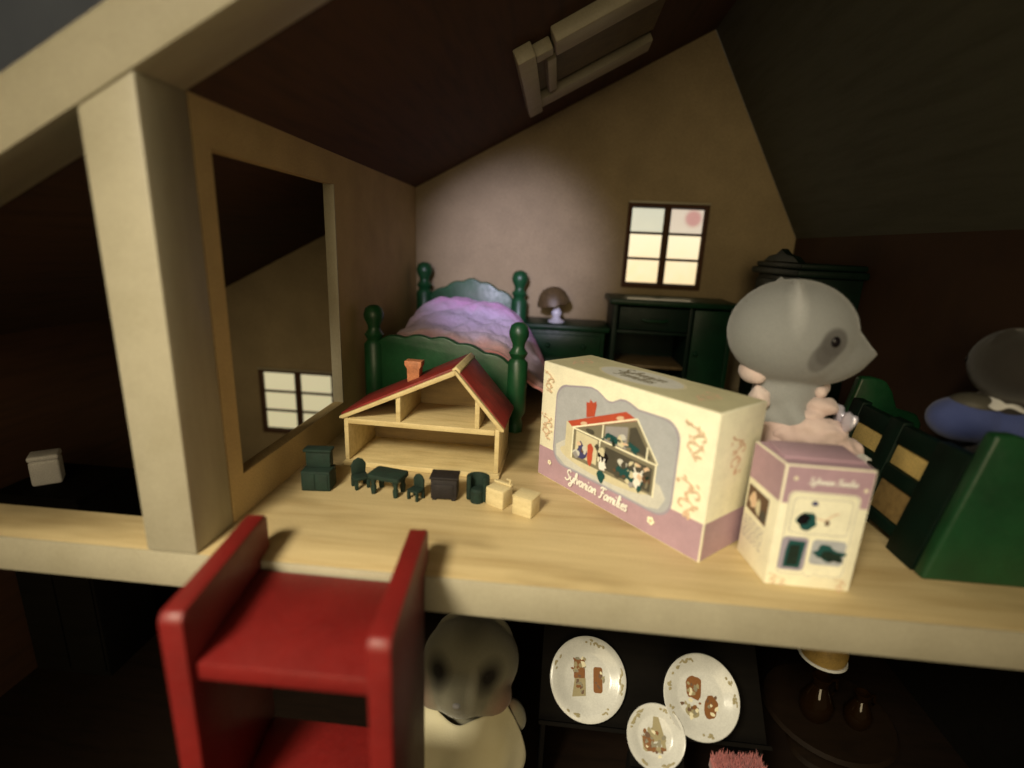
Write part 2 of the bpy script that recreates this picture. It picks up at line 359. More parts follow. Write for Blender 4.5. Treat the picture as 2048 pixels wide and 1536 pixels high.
# partition with its doorway
Y1, Y2, ZB, ZT = 1.95, 8.46, 1.14, 9.02
p = new(); ringprism(p, [(DF + .002, 0), (D - .01, 0), (D - .01, ZS - .2), (DF + .002, ZS - .2)], [(Y1, ZB), (Y2, ZB), (Y2, ZT), (Y1, ZT)], 'x', -0.38, 0)
prism(p, [(DF + .002, ZS - .2), (D - .01, ZS - .2), (D - .01, ZS - .006), (DF + .002, ZS - .006)], 'x', -0.378, -0.002)
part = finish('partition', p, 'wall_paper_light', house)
j = new(); box(j, -0.386, 0.004, Y2 - .06, Y2 - .002, ZB + .002, ZT - .002, .01); finish('door_lining', j, 'frame_cream', part)
p = new(); prism(p, [(DF + .002, 0), (D - .01, 0), (D - .01, ZR - .01), (DF + .002, ZR - .01)], 'x', W, W + .4); finish('partition', p, 'dark_brown', house)
# back wall with its two windows cut through
WX0, WX1, WZ0, WZ1 = 11.55, 15.25, 5.55, 9.5
VX0, VX1, VZ0, VZ1 = -9.5, -5.2, -4.4, -0.75
bw = new(); prism(bw, [(XL, ZL), (XR, ZL), (XR, roofz(XR)), (XA, ZA), (XL, roofz(XL))], 'y', D, D + .6)
ct = new(); box(ct, WX0 - .12, WX1 + .12, D - 1, D + 2, WZ0 - .12, WZ1 + .12); box(ct, VX0 - .12, VX1 + .12, D - 1, D + 2, VZ0 - .12, VZ1 + .12)
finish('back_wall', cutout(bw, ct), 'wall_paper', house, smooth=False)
def window(x0, x1, z0, z1, glow):
    cx = (x0 + x1) / 2
    f = new(); ringprism(f, [(x0 - .22, z0 - .22), (x1 + .22, z0 - .22), (x1 + .22, z1 + .22), (x0 - .22, z1 + .22)], [(x0, z0), (x1, z0), (x1, z1), (x0, z1)], 'y', D - .12, D + .35)
    win = finish('window', f, 'stain_dark', house, smooth=False)
    b_ = new(); box(b_, cx - .17, cx + .17, D - .06, D + .3, z0 + .01, z1 - .01, .03); finish('mullion', b_, 'stain_dark', win)
    s = new(); box(s, x0 - .22, x1 + .22, D - .2, D - .125, z1 + .16, z1 + .26, .02); finish('head_trim', s, 'frame_cream', win)
    h = (z1 - z0) / 3; k = 0
    for i, (a, b2) in enumerate(((x0, cx - .17), (cx + .17, x1))):
        for q in range(3):
            pn = new(); box(pn, a + .005, b2 - .005, D + .12, D + .16, z0 + q * h + .07, z0 + (q + 1) * h - .07)
            finish('pane', pn, glow[k], win, smooth=False); k += 1
            if q:
                g = new(); box(g, a + .002, b2 - .002, D + .02, D + .2, z0 + q * h - .065, z0 + q * h + .065); finish('glazing_bar', g, 'stain_dark', win)
window(WX0, WX1, WZ0, WZ1, ['pane_glow', 'pane_glow', 'pane_glow_cool', 'pane_glow', 'pane_glow', 'pane_glow_rose'])
window(VX0, VX1, VZ0, VZ1, ['pane_glow_low'] * 6)
# skylight frame under the left slope
th = math.atan(M1); RX = Matrix.Translation((0, 0, ZS)) @ Matrix.Rotation(-th, 4, 'Y')
k = 1 / math.cos(th)
sl = new(); box(sl, 6.0 * k, 6.55 * k, 8.3, 15.1, -.5, -.005, .05, xf=RX)
sky = finish('skylight_frame', sl, 'frame_cream', house)
for nm, a in (('skylight_rail', (7.15 * k, 10.9 * k, 8.1, 9.3, -.5, -.005)), ('skylight_rail', (6.56 * k, 10.9 * k, 13.8, 15.0, -.36, -.005)), ('skylight_rail', (6.56 * k, 7.1 * k, 8.7, 9.3, -.42, -.005)), ('skylight_bar', (6.9 * k, 7.2 * k, 9.72, 13.3, -.4, -.006))):
    s = new(); box(s, *a, .05, xf=RX); finish(nm, s, 'frame_cream', sky)
s = new(); box(s, 6.57 * k, 10.9 * k, 9.75, 13.35, -.12, -.007, xf=RX); finish('skylight_pane', s, 'shade_brown', sky)
# lower storey
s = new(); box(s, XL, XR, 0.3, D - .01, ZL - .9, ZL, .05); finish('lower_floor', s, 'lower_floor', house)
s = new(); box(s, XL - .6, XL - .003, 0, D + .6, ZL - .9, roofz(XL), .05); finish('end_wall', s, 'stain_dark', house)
s = new(); box(s, XR + .003, XR + .6, 0, D + .6, ZL - .9, roofz(XR) + .8, .05); finish('end_wall', s, 'shadow_black', house)
s = new(); box(s, -2.0, 24.5, D - .3, D - .02, ZL + .01, -1.05, .02); finish('lower_shadow_panel', s, 'shadow_black', house)  # black sheet over the back wall, standing in for shade
s = new(); box(s, .5, 21, 0.5, D - .4, -1.0, -.905, .02); finish('lower_ceiling', s, 'shadow_black', house)

# ------------------------------------------------------------------ green bed with quilt
bed = thing('toy_bed', 'glossy green wooden toy bed with scalloped boards and ball-topped posts', 'bed', (3.4, 13.8, 0))
bl = bed.location
def bedpost(x, y, h, r=.42):
    r *= .88
    prof = [(0, 0), (r * .75, 0), (r * .8, .3), (r * .62, .55), (r, .8), (r, h - 1.6), (r * .68, h - 1.42), (r * .95, h - 1.2), (r * .6, h - 1.0), (r * .62, h - .85), (r * .95, h - .55), (r * .98, h - .38), (r * .8, h - .14), (r * .42, h - .03), (0, h)]
    b_ = new(); lathe(b_, prof, seg=20); finish('bed_post', b_, 'green_paint', bed, (x - bl.x, y - bl.y, 0), angle=50)
P = dict(fl=(0.62, 10.3), fr=(6.55, 9.75), hl=(0.75, 17.9), hr=(5.92, 17.75))
bedpost(*P['fl'], 4.72, .47); bedpost(*P['fr'], 4.42, .45); bedpost(*P['hl'], 6.2, .5); bedpost(*P['hr'], 6.0, .5)
def board(name, a, b_, zb, prof, t):
    a = Vector((*a, 0)); b_ = Vector((*b_, 0)); L = (b_ - a).length; ang = math.atan2((b_ - a).y, (b_ - a).x)
    pts = [(.2, zb), (L - .2, zb)] + [(.2 + (L - .4) * q, z_) for q, z_ in reversed(prof)]
    bm = new(); prism(bm, pts, 'y', -t / 2, t / 2, .06)
    return finish(name, bm, 'green_paint', bed, (a.x - bl.x, a.y - bl.y, 0), (0, 0, ang), angle=50)
def scallop(lo, hi, drop):
    pr = []
    for i in range(49):
        q = i / 48; s_ = abs(q - .5) * 2
        z_ = lo + (hi - lo) * (1 - s_ ** 1.6) + .12 * abs(math.sin(q * PI * 5)) - drop * max(0, s_ - .86) * 5
        pr.append((q, z_))
    return pr
board('footboard', P['fl'], P['fr'], .7, [(q_, z_ + .36 - .62 * q_) for q_, z_ in scallop(3.0, 3.45, .12)], .34)
board('headboard', P['hl'], P['hr'], .7, scallop(4.4, 5.35, .2), .34)
for a, b_ in (('fl', 'hl'), ('fr', 'hr')):
    A = Vector((*P[a], 0)); B = Vector((*P[b_], 0)); L = (B - A).length
    bm = new(); box(bm, .2, L - .2, -.15, .15, 1.1, 2.1, .05)
    finish('side_rail', bm, 'green_paint', bed, (A.x - bl.x, A.y - bl.y, 0), (0, 0, math.atan2((B - A).y, (B - A).x)))
bm = new(); prism(bm, [(.95, 10.65), (6.15, 10.25), (5.55, 17.4), (1.1, 17.5)], 'z', 1.5, 2.5, .25, 3)
finish('mattress', bm, 'mattress_ticking', bed, (-bl.x, -bl.y, 0))
def quilt(u, v):
    y = 10.62 + v * 6.1
    hump = 2.95 + 1.35 * math.exp(-((v - .86) / .36) ** 2) + .5 * math.exp(-((v - .4) / .4) ** 2)
    if u < .58:
        s = u / .58; x = .95 + .2 * v + s * (5.5 - .4 * v)
        z = hump - .7 * (2 * s - 1) ** 4 * (0.5 + .5 * v) - .35 * max(0, s - .5) + .28 * (.5 - s) * (1 - v)
    else:
        s = (u - .58) / .42
        x = 6.45 - .2 * v + (2.9 * s ** .85 - .75 * s * s) * (1 - .45 * v); z = (hump - .95) * max(0, 1 - s) ** .95 + .2 * s
        y -= .25 * s; x += .2 * math.sin(v * 17 + 1) * s
    q = Vector((x * .9, y * .9, 3.3))
    z += .22 * noise.noise(q) + .14 * noise.noise(q * 2.3) + .07 * abs(noise.noise(Vector((x * 1.2 + y * .8, y * 2.6 - x, 1.7))))
    return Vector((x, y, max(z, .12)))
q = sheet('quilt', quilt, 60, 56, 'tie_dye', None, .14)
tag(q, 'lavender and pink tie-dyed quilt draped over the green toy bed', 'quilt')

# ------------------------------------------------------------------ green furniture along the back wall
ch = thing('low_chest', 'low shaded green chest against the back wall beside the bed', 'chest', (8.5, 17.4, 0))
bm = new(); box(bm, -1.95, 1.95, -1.2, 1.3, .35, 3.2, .05); finish('carcass', bm, 'green_half_shade', ch)
bm = new(); box(bm, -2.15, 2.15, -1.42, 1.4, 3.203, 3.48, .08); finish('chest_top', bm, 'green_half_shade', ch)
for z0 in (.55, 1.85):
    bm = new(); box(bm, -1.75, 1.75, -1.36, -1.203, z0, z0 + 1.15, .06); d = finish('drawer', bm, 'green_half_shade', ch)
    for x in (-.9, .9):
        bm = new(); ball(bm, (x, -1.46, z0 + .6), .13, seg=10); finish('knob', bm, 'green_half_shade', d)
for x in (-1.75, 1.75):
    for y in (-1.0, 1.1):
        bm = new(); lathe(bm, [(0, 0), (.15, 0), (.2, .34), (0, .345)], (x, y, 0), 10); finish('foot', bm, 'green_half_shade', ch)
lp = thing('table_lamp', 'small table lamp with brown domed shade and pale round base on the low chest', 'lamp', (7.95, 17.0, 3.485))
bm = new(); lathe(bm, [(0, 0), (.42, 0), (.45, .08), (.28, .16), (.18, .26), (.26, .42), (.27, .52), (.16, .7), (.09, .9), (.08, 1.25), (0, 1.26)], seg=20); finish('lamp_base', bm, 'lamp_white', lp)
bm = new(); prof = [(1.0, 1.0), (.96, 1.25), (.8, 1.6), (.5, 1.88), (.2, 1.98), (0, 2.0)]
lathe(bm, prof + [(0, 1.94)] + [(r_ - .06 if r_ > .1 else 0, z_ - .06) for r_, z_ in prof[::-1][1:]], seg=28)
for v_ in bm.verts: v_.co.z -= .1 * (1 + math.cos(8 * math.atan2(v_.co.y, v_.co.x))) * max(0, Vector((v_.co.x, v_.co.y)).length - .55)
bmesh.ops.scale(bm, vec=(.86, .86, .86), verts=bm.verts); finish('lamp_shade', bm, 'shade_brown', lp, (0, 0, .12), rot=(0, R(-12), 0))
tb2 = thing('tall_cabinet', 'shaded green cabinet with drawer and open shelf standing below the lit window', 'cabinet', (13.6, 17.2, 0))
bm = new(); box(bm, -2.9, -2.65, -1.5, 1.5, .003, 4.7, .04); finish('side_panel', bm, 'green_deep_shade', tb2)
bm = new(); box(bm, 2.65, 2.9, -1.5, 1.5, .003, 4.7, .04); finish('side_panel', bm, 'green_half_shade', tb2)
bm = new(); box(bm, -2.645, 2.645, 1.2, 1.4, .2, 4.69, .02); finish('back_panel', bm, 'green_deep_shade', tb2)
bm = new(); box(bm, -3.1, 3.1, -1.72, 1.6, 4.703, 4.98, .08); finish('cabinet_top', bm, 'green_half_shade', tb2)
bm = new(); box(bm, -2.3, .7, -1.6, -1.5, 4.983, 5.06, .03); finish('edge_highlight', bm, 'white_lace', tb2)  # pale strip stands in for window light reflected along the top edge
bm = new(); box(bm, -2.64, .75, -1.48, 1.19, 3.3, 3.45, .02); finish('shelf', bm, 'green_deep_shade', tb2)
bm = new(); box(bm, -2.64, .75, -1.48, 1.19, 1.6, 1.75, .02); finish('shelf', bm, 'shade_brown', tb2)
bm = new(); box(bm, -2.64, 2.64, -1.48, 1.19, .2, .4, .02); finish('shelf', bm, 'green_deep_shade', tb2)
bm = new(); box(bm, .76, .95, -1.48, 1.19, .41, 4.69, .02); finish('divider', bm, 'green_deep_shade', tb2)
bm = new(); box(bm, -2.6, .72, -1.62, -1.485, 3.5, 4.62, .06); d = finish('drawer', bm, 'green_deep_shade', tb2)
bm = new(); tube(bm, [(-1.5, -1.72, 4.05), (-1.3, -1.8, 4.0), (-.5, -1.8, 4.0), (-.3, -1.72, 4.05)], .07); finish('handle', bm, 'green_half_shade', d)
bm = new(); box(bm, .97, 2.62, -1.62, -1.485, .45, 4.62, .06); d = finish('cabinet_door', bm, 'green_half_shade', tb2)
bm = new(); ball(bm, (1.2, -1.72, 2.5), .12, seg=10); finish('knob', bm, 'green_half_shade', d)
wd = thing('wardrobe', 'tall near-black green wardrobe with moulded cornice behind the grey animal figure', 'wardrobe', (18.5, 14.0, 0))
bm = new(); box(bm, -1.0, 1.35, -2.2, 2.4, .3, 6.5, .05); finish('carcass', bm, 'green_deep_shade', wd)
bm = new(); box(bm, -1.12, 1.4, -2.35, 2.55, .003, .297, .05); finish('plinth', bm, 'green_deep_shade', wd)
bm = new(); box(bm, -1.3, 1.42, -2.45, 2.65, 6.503, 6.8, .1); box(bm, -1.15, 1.4, -2.3, 2.5, 6.802, 7.05, .1); finish('cornice', bm, 'green_deep_shade', wd)
bm = new(); prism(bm, [(-1.8, 7.06), (2.0, 7.06), (1.4, 7.3), (.6, 7.4), (.1, 7.62), (-.4, 7.4), (-1.2, 7.3)], 'x', -1.05, -.75, .05); finish('crest', bm, 'green_deep_shade', wd)
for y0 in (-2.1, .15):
    bm = new(); box(bm, -1.14, -1.003, y0, y0 + 2.1, .5, 6.3, .06); d = finish('wardrobe_door', bm, 'green_deep_shade', wd)
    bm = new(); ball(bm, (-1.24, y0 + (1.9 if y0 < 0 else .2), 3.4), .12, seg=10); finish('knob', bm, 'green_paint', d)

# ------------------------------------------------------------------ the miniature house
mh = thing('miniature_house', 'tiny open-fronted wooden house with red roof and orange chimney on the attic floor', 'toy house', (1.3, 5.38, 0), (0, 0, R(-2.2)))
MW, MD, MZ, MA, MX = 5.1, 2.35, 1.66, 3.34, 3.66
T = .15
def mroof(x): return MZ + (MA - MZ) * (x / MX) if x < MX else MA - (MA - MZ) * (x - MX) / (MW - MX)
def rr(x0, x1, z0, z1, r_, n=5, corners=(1, 1, 1, 1)):
    pts = []
    for (cx, cz, a0, on) in ((x0 + r_, z0 + r_, 180, corners[0]), (x1 - r_, z0 + r_, 270, corners[1]), (x1 - r_, z1 - r_, 0, corners[2]), (x0 + r_, z1 - r_, 90, corners[3])):
        if on:
            for i in range(n + 1): a = R(a0 + 90 * i / n); pts.append((cx + r_ * math.cos(a), cz + r_ * math.sin(a)))
        else: pts.append((cx + r_ * math.copysign(1, math.cos(R(a0 + 45))), cz + r_ * math.copysign(1, math.sin(R(a0 + 45)))))
    return pts
bm = new(); prism(bm, rr(-.05, MW + .05, .004, .18, .08), 'y', -.08, MD, .015); finish('ground_floor', bm, 'mini_wood', mh)
for x in (0, MW - T):
    bm = new(); box(bm, x, x + T, 0, MD, .182, MZ, .03); finish('side_wall', bm, 'mini_wood', mh)
bm = new(); prism(bm, [(T + .002, .182), (MW - T - .002, .182), (MW - T - .002, MZ), (MX, MA - .22), (T + .002, MZ)], 'y', MD - .12, MD - .005); finish('back_wall', bm, 'mini_inside', mh)
bm = new(); box(bm, T + .002, MW - T - .002, -.03, MD - .122, MZ - .2, MZ - .02, .02); finish('upper_floor', bm, 'mini_wood', mh)
for x in (1.75, 4.3):
    bm = new(); prism(bm, [(x, MZ - .018), (x + T, MZ - .018), (x + T, mroof(x + T) - .04 if x + T < MX else mroof(x + T) - .04), (x, mroof(x) - .04)], 'y', .0, MD - .125, .015); finish('attic_divider', bm, 'mini_wood', mh)
bm = new(); prism(bm, [(-.12, MZ - .04), (-.12, MZ + .04), (MX, MA + .14), (MX, MA - .03), (.0, MZ - .04)], 'y', -.06, .1, .02); g1 = finish('gable_board', bm, 'mini_wood', mh)
bm = new(); prism(bm, [(MX + .003, MA), (MX + .003, MA + .14), (MW + .14, MZ + .02), (MW + .14, MZ - .06), (MW, MZ - .03)], 'y', -.06, .1, .02); finish('gable_board', bm, 'mini_wood', mh)
bm = new(); prism(bm, [(-.13, MZ - .03), (-.13, MZ + .1), (MX - .1, MA + .17), (MX - .1, MA - .03)], 'y', .104, MD + .05, .02); rp = finish('roof_panel', bm, 'roof_red', mh)
bm = new(); prism(bm, [(MX + .1, MA - .08), (MX + .1, MA + .08), (MW + .14, MZ + .06), (MW + .14, MZ - .05)], 'y', .104, MD + .05, .02); finish('roof_panel', bm, 'roof_red', mh)
bm = new(); prism(bm, [(MX - .13, MA + .03), (MX - .13, MA + .14), (MX, MA + .22), (MX + .13, MA + .1), (MX + .13, MA - .02), (MX, MA - .02)], 'y', .102, MD + .08, .015); finish('ridge_cap', bm, 'mini_wood', mh)
bm = new(); prism(bm, [(1.72, 2.48), (2.12, 2.66), (2.14, 3.1), (2.2, 3.22), (2.2, 3.36), (1.62, 3.36), (1.62, 3.22), (1.7, 3.1)], 'y', 1.25, 1.65, .02); finish('chimney', bm, 'terracotta', mh)

# ------------------------------------------------------------------ the row of tiny furniture in front of it
G = 'tiny furniture lined up before the miniature house'
def hutch():
    t = thing('tiny_cupboard', 'tiny dark green cupboard standing alone at the left end of the row', 'cupboard', (1.18, 3.72, 0), (0, 0, R(6)), G)
    bm = new(); box(bm, -.42, .42, -.32, .3, .0, .62, .03); finish('lower_case', bm, 'mini_green', t)
    bm = new(); box(bm, -.36, .36, -.02, .28, .622, 1.12, .03); finish('upper_case', bm, 'mini_green', t)
    bm = new(); box(bm, -.41, .41, -.08, .3, 1.122, 1.2, .02); finish('cornice', bm, 'mini_green', t)
    for x in (-.36, .02):
        bm = new(); box(bm, x, x + .34, -.345, -.323, .06, .56, .008); finish('cupboard_door', bm, 'mini_green', t)
def tchair(x, y, rz, s, lab):
    t = thing('tiny_chair', lab, 'chair', (x, y, 0), (0, 0, R(rz)), G)
    bm = new(); box(bm, -.24 * s, .24 * s, -.24 * s, .2 * s, .3 * s, .39 * s, .02); finish('seat', bm, 'mini_green', t)
    bm = new(); prism(bm, [(-.22 * s, .392 * s), (.22 * s, .392 * s), (.24 * s, .7 * s), (.14 * s, .86 * s), (0, .92 * s), (-.14 * s, .86 * s), (-.24 * s, .7 * s)], 'y', .12 * s, .2 * s, .02); finish('backrest', bm, 'mini_green', t)
    for a in (-.19, .19):
        for b_ in (-.19, .15):
            bm = new(); box(bm, (a - .05) * s, (a + .05) * s, (b_ - .05) * s, (b_ + .05) * s, 0, .298 * s, .01); finish('leg', bm, 'mini_green', t)
hutch()
tchair(2.36, 3.95, 40, .95, 'tiny dark green chair between the cupboard and the tiny table')
t = thing('tiny_table', 'tiny dark green table with bulky legs, second piece right of the cupboard', 'table', (3.3, 3.72, 0), (0, 0, R(-12)), G)
bm = new(); prism(bm, rr(-.52, .52, -.34, .34, .1), 'z', .5, .64, .02); finish('tabletop', bm, 'mini_green', t)
for a in (-.36, .36):
    for b_ in (-.22, .22):
        bm = new(); lathe(bm, [(0, 0), (.07, 0), (.09, .2), (.06, .3), (.1, .498), (0, .499)], (a, b_, 0), 8); finish('leg', bm, 'mini_green', t)
tchair(4.2, 3.5, -25, .8, 'tiny dark green chair between the tiny table and the black block')
t = thing('tiny_stove', 'tiny black box-shaped stove in the middle of the furniture row', 'stove', (5.0, 3.72, 0), (0, 0, R(3)), G)
bm = new(); box(bm, -.38, .38, -.26, .26, .06, .66, .03); finish('body', bm, 'mini_black', t)
bm = new(); box(bm, -.41, .41, -.29, .28, .662, .74, .02); finish('hot_plate', bm, 'mini_black', t)
bm = new(); box(bm, -.28, .28, -.285, -.262, .16, .52, .008); finish('oven_door', bm, 'mini_black', t)
for a in (-.28, .28):
    for b_ in (-.18, .18):
        bm = new(); box(bm, a - .06, a + .06, b_ - .06, b_ + .06, 0, .058, .01); finish('foot', bm, 'mini_black', t)
t = thing('tiny_armchair', 'tiny dark green tub armchair beside the two pale wooden blocks', 'armchair', (5.98, 3.68, 0), (0, 0, R(-8)), G)
bm = new(); prof = []
a_out = [(.34 * math.cos(R(a)), .3 * math.sin(R(a))) for a in range(-40, 221, 20)]
a_in = [(.22 * math.cos(R(a)), .2 * math.sin(R(a))) for a in range(220, -41, -20)]
prism(bm, a_out + a_in, 'z', .05, .78, .03); finish('backrest', bm, 'mini_green', t)
bm = new(); lathe(bm, [(0, .0), (.2, .0), (.2, .36), (.15, .42), (0, .43)], (0, -.06, 0), 14); finish('seat', bm, 'mini_green', t)
t = thing('tiny_sink', 'tiny pale wooden cabinet with a little tap on its back edge', 'cabinet', (6.62, 3.56, 0), (0, 0, R(-28)), G)
bm = new(); box(bm, -.3, .3, -.26, .26, 0, .56, .03); finish('body', bm, 'mini_pale', t)
bm = new(); box(bm, -.3, .3, .14, .26, .562, .62, .015); finish('upstand', bm, 'mini_pale', t)
bm = new(); tube(bm, [(.22, .2, .62), (.22, .2, .74), (.16, .12, .78)], .035); finish('tap', bm, 'mini_pale', t)
t = thing('tiny_cube', 'plain pale wooden cube at the right end of the furniture row', 'block', (7.42, 3.2, 0), (0, 0, R(-24)), G)
bm = new(); box(bm, -.3, .3, -.28, .28, 0, .52, .03); finish('body', bm, 'mini_pale', t)
bm = new(); box(bm, -.31, .31, -.29, .29, .522, .58, .02); finish('worktop', bm, 'mini_pale', t)

# ------------------------------------------------------------------ printed cartons
class Print:
    """flat print on one face of a carton: coloured shapes in (u,v) laid on each other in hairline layers"""
    def __init__(s, mtx): s.bm = new(); s.m = mtx; s.mats = []; s.k = 0; s.map = lambda u, v_: (u, v_)
    def poly(s, pts, mat, lift=True):
        if mat not in s.mats: s.mats.append(mat)
        if lift: s.k += 1
        z = .004 + .0012 * s.k
        vs = [s.bm.verts.new(s.m @ Vector((*s.map(u, v_), z))) for u, v_ in pts]
        f_ = s.bm.faces.new(vs); f_.material_index = s.mats.index(mat)
    def stroke(s, pts, wd_, mat, sm=4):
        pts = [Vector(s.map(*p_)) for p_ in pts]
        if sm and len(pts) > 2:
            o_ = []
            for i in range(len(pts) - 1):
                p0, p1, p2, p3 = pts[max(i - 1, 0)], pts[i], pts[i + 1], pts[min(i + 2, len(pts) - 1)]
                for q_ in range(sm):
                    t_ = q_ / sm
                    o_.append(.5 * ((2 * p1) + (p2 - p0) * t_ + (2 * p0 - 5 * p1 + 4 * p2 - p3) * t_ ** 2 + (3 * p1 - p0 - 3 * p2 + p3) * t_ ** 3))
            pts = o_ + [pts[-1]]
        if mat not in s.mats: s.mats.append(mat)
        z = .004 + .0012 * s.k; vs = []
        for i, p_ in enumerate(pts):
            d_ = (pts[min(i + 1, len(pts) - 1)] - pts[max(i - 1, 0)]); d_ = d_.normalized() if d_.length else Vector((1, 0)); n_ = Vector((-d_.y, d_.x)) * wd_ / 2
            vs.append((s.bm.verts.new(s.m @ Vector((*(p_ + n_), z + i * 2e-5))), s.bm.verts.new(s.m @ Vector((*(p_ - n_), z + i * 2e-5)))))
        for a, b_ in zip(vs, vs[1:]):
            f_ = s.bm.faces.new((a[0], a[1], b_[1], b_[0])); f_.material_index = s.mats.index(mat)
    def done(s, name, parent): return finish(name, s.bm, s.mats, parent, smooth=False)
def ell(cx, cy, rx, ry, n=28, a=0, wob=0, seed=0):
    o_ = []
    for i in range(n):
        t_ = 2 * PI * i / n; k_ = 1 + wob * noise.noise(Vector((math.cos(t_) * 1.6 + seed * 7.1, math.sin(t_) * 1.6, seed * 3.3)))
        x, y = rx * k_ * math.cos(t_), ry * k_ * math.sin(t_); o_.append((cx + x * math.cos(a) - y * math.sin(a), cy + x * math.sin(a) + y * math.cos(a)))
    return o_
FONT = {'S': (1.15, [[(1.0, 1.7), (.6, 2.0), (.2, 1.7), (.35, 1.25), (.8, .8), (.85, .3), (.4, 0), (-.1, .3)]]),
 'y': (.9, [[(0, 1), (.1, .35), (.4, .2), (.65, .5), (.75, 1)], [(.75, 1), (.65, 0), (.4, -.8), (0, -.75), (.1, -.4), (.85, .15)]]),
 'l': (.5, [[(0, .2), (.35, 1.2), (.35, 1.9), (.15, 1.9), (.1, 1), (.15, .15), (.4, .1)]]),
 'v': (.85, [[(0, .9), (.15, 1), (.3, .05), (.65, .95), (.85, .85)]]),
 'a': (.9, [[(.65, .9), (.3, 1), (0, .5), (.2, .02), (.5, .3), (.65, .95), (.65, .2), (.88, .1)]]),
 'n': (.85, [[(0, 1), (.05, 0)], [(.05, .5), (.35, 1), (.55, .8), (.55, .15), (.8, .1)]]),
 'i': (.4, [[(0, 1), (0, .15), (.3, .1)], [(.02, 1.4), (.1, 1.55)]]),
 'F': (1.1, [[(0, 1.6), (.3, 1.95), (1.2, 1.9)], [(.6, 1.9), (.5, .9), (.35, .1), (0, 0)], [(.2, 1.0), (.9, 1.05)]]),
 'm': (1.3, [[(0, 1), (.05, 0)], [(.05, .5), (.3, 1), (.5, .8), (.5, 0)], [(.5, .5), (.8, 1), (1.0, .8), (1.0, .15), (1.25, .1)]]),
 'e': (.7, [[(0, .45), (.5, .6), (.4, 1), (.1, .8), (.05, .3), (.3, 0), (.68, .25)]]),
 's': (.6, [[(.45, .9), (.15, 1), (.1, .65), (.4, .4), (.3, .05), (0, .1)]]), ' ': (.6, [])}
def lettering(pr, text, u0, v0, width, mat, wd_=.26, slant=.22):
    tot = sum(FONT[c_][0] for c_ in text); sc_ = width / tot; x = 0
    pr.k += 1
    for c_ in text:
        adv, st = FONT[c_]
        for k_ in st: pr.stroke([(u0 + sc_ * (x + px + slant * py), v0 + sc_ * py) for px, py in k_], wd_ * sc_, mat)
        x += adv
def scroll(pr, cx, cy, s_, mat, seed):
    """a printed floral flourish: a curling stem with leaves and dots"""
    rnd = random.Random(seed); pr.k += 1
    st = [(cx - .3 * s_, cy + .55 * s_), (cx + .15 * s_, cy + .4 * s_), (cx - .1 * s_, cy + .05 * s_), (cx + .22 * s_, cy - .2 * s_), (cx - .05 * s_, cy - .5 * s_), (cx + .12 * s_, cy - .62 * s_)]
    pr.stroke(st, .05 * s_, mat)
    pr.stroke([(cx, cy + .2 * s_), (cx + .3 * s_, cy + .3 * s_), (cx + .38 * s_, cy + .12 * s_), (cx + .25 * s_, cy + .06 * s_)], .06 * s_, mat)
    pr.stroke([(cx + .1 * s_, cy - .1 * s_), (cx - .22 * s_, cy - .1 * s_), (cx - .28 * s_, cy - .3 * s_), (cx - .14 * s_, cy - .34 * s_)], .06 * s_, mat)
    for p_ in st:
        for _ in range(3): pr.poly(ell(p_[0] + rnd.uniform(-.16, .16) * s_, p_[1] + rnd.uniform(-.12, .12) * s_, .075 * s_, .045 * s_, 8, rnd.uniform(0, PI)), mat, False); pr.k += .12
def bloom(pr, cx, cy, s_, mat='card_cream', mat2='ink_scroll'):
    pr.k += 1
    for i in range(5): pr.poly(ell(cx + s_ * .55 * math.cos(2 * PI * i / 5), cy + s_ * .55 * math.sin(2 * PI * i / 5), s_ * .42, s_ * .42, 8), mat, False); pr.k += .1
    pr.poly(ell(cx, cy, s_ * .35, s_ * .35, 8), mat2)

# -- the large carton
BL, BH, BD = 6.06, 3.8, 2.08
ang = math.atan2(1.43 - 5.91, 11.72 - 7.64)
bx = thing('house_carton', 'large cream and lavender carton printed with a red-roofed dollhouse picture', 'box', (7.64, 5.91, 0), (0, 0, ang))
bm = new(); box(bm, 0, BL, 0, BD, 0, BH, .035, 2)
for v_ in bm.verts:   # slight bulge of the card
    v_.co.y -= .03 * math.sin(PI * v_.co.x / BL) * math.sin(PI * v_.co.z / BH) * (1 if v_.co.y < 1 else -1)
finish('carton', bm, 'card_cream', bx)
F = Matrix(((1, 0, 0, 0), (0, 0, -1, 0), (0, 1, 0, BH), (0, 0, 0, 1)))
F = Matrix(((1, 0, 0, 0), (0, 0, -1, 0.0), (0, 1, 0, 0), (0, 0, 0, 1)))       # front: u along x, v up, out towards -y
pr = Print(F)
pr.poly([(.03, .03), (BL - .03, .03), (BL - .03, 1.04), (.03, 1.02)], 'card_lavender')
def frame_outline(u0, u1, v0, v1, r_, grow=0):
    u0 -= grow; u1 += grow; v0 -= grow; v1 += grow
    L = u1 - u0; pts = []
    for i in range(7): a = R(180 + 90 * i / 6); pts.append((u0 + r_ + r_ * math.cos(a), v0 + r_ + r_ * math.sin(a)))
    for i in range(7): a = R(270 + 90 * i / 6); pts.append((u1 - r_ + r_ * math.cos(a), v0 + r_ + r_ * math.sin(a)))
    for i in range(7): a = R(90 * i / 6); pts.append((u1 - r_ + r_ * math.cos(a), v1 - .1 - r_ + r_ * math.sin(a)))
    for q_, dz in ((.70, -.05), (.64, .05), (.60, .08), (.56, .06), (.53, -.02), (.5, -.09), (.47, -.1), (.44, -.06), (.42, .0), (.37, .1), (.32, .13), (.27, .1)): pts.append((u0 + L * q_, v1 + dz - .06))
    for i in range(7): a = R(90 + 90 * i / 6); pts.append((u0 + r_ + r_ * math.cos(a), v1 - .1 - r_ + r_ * math.sin(a)))
    return pts
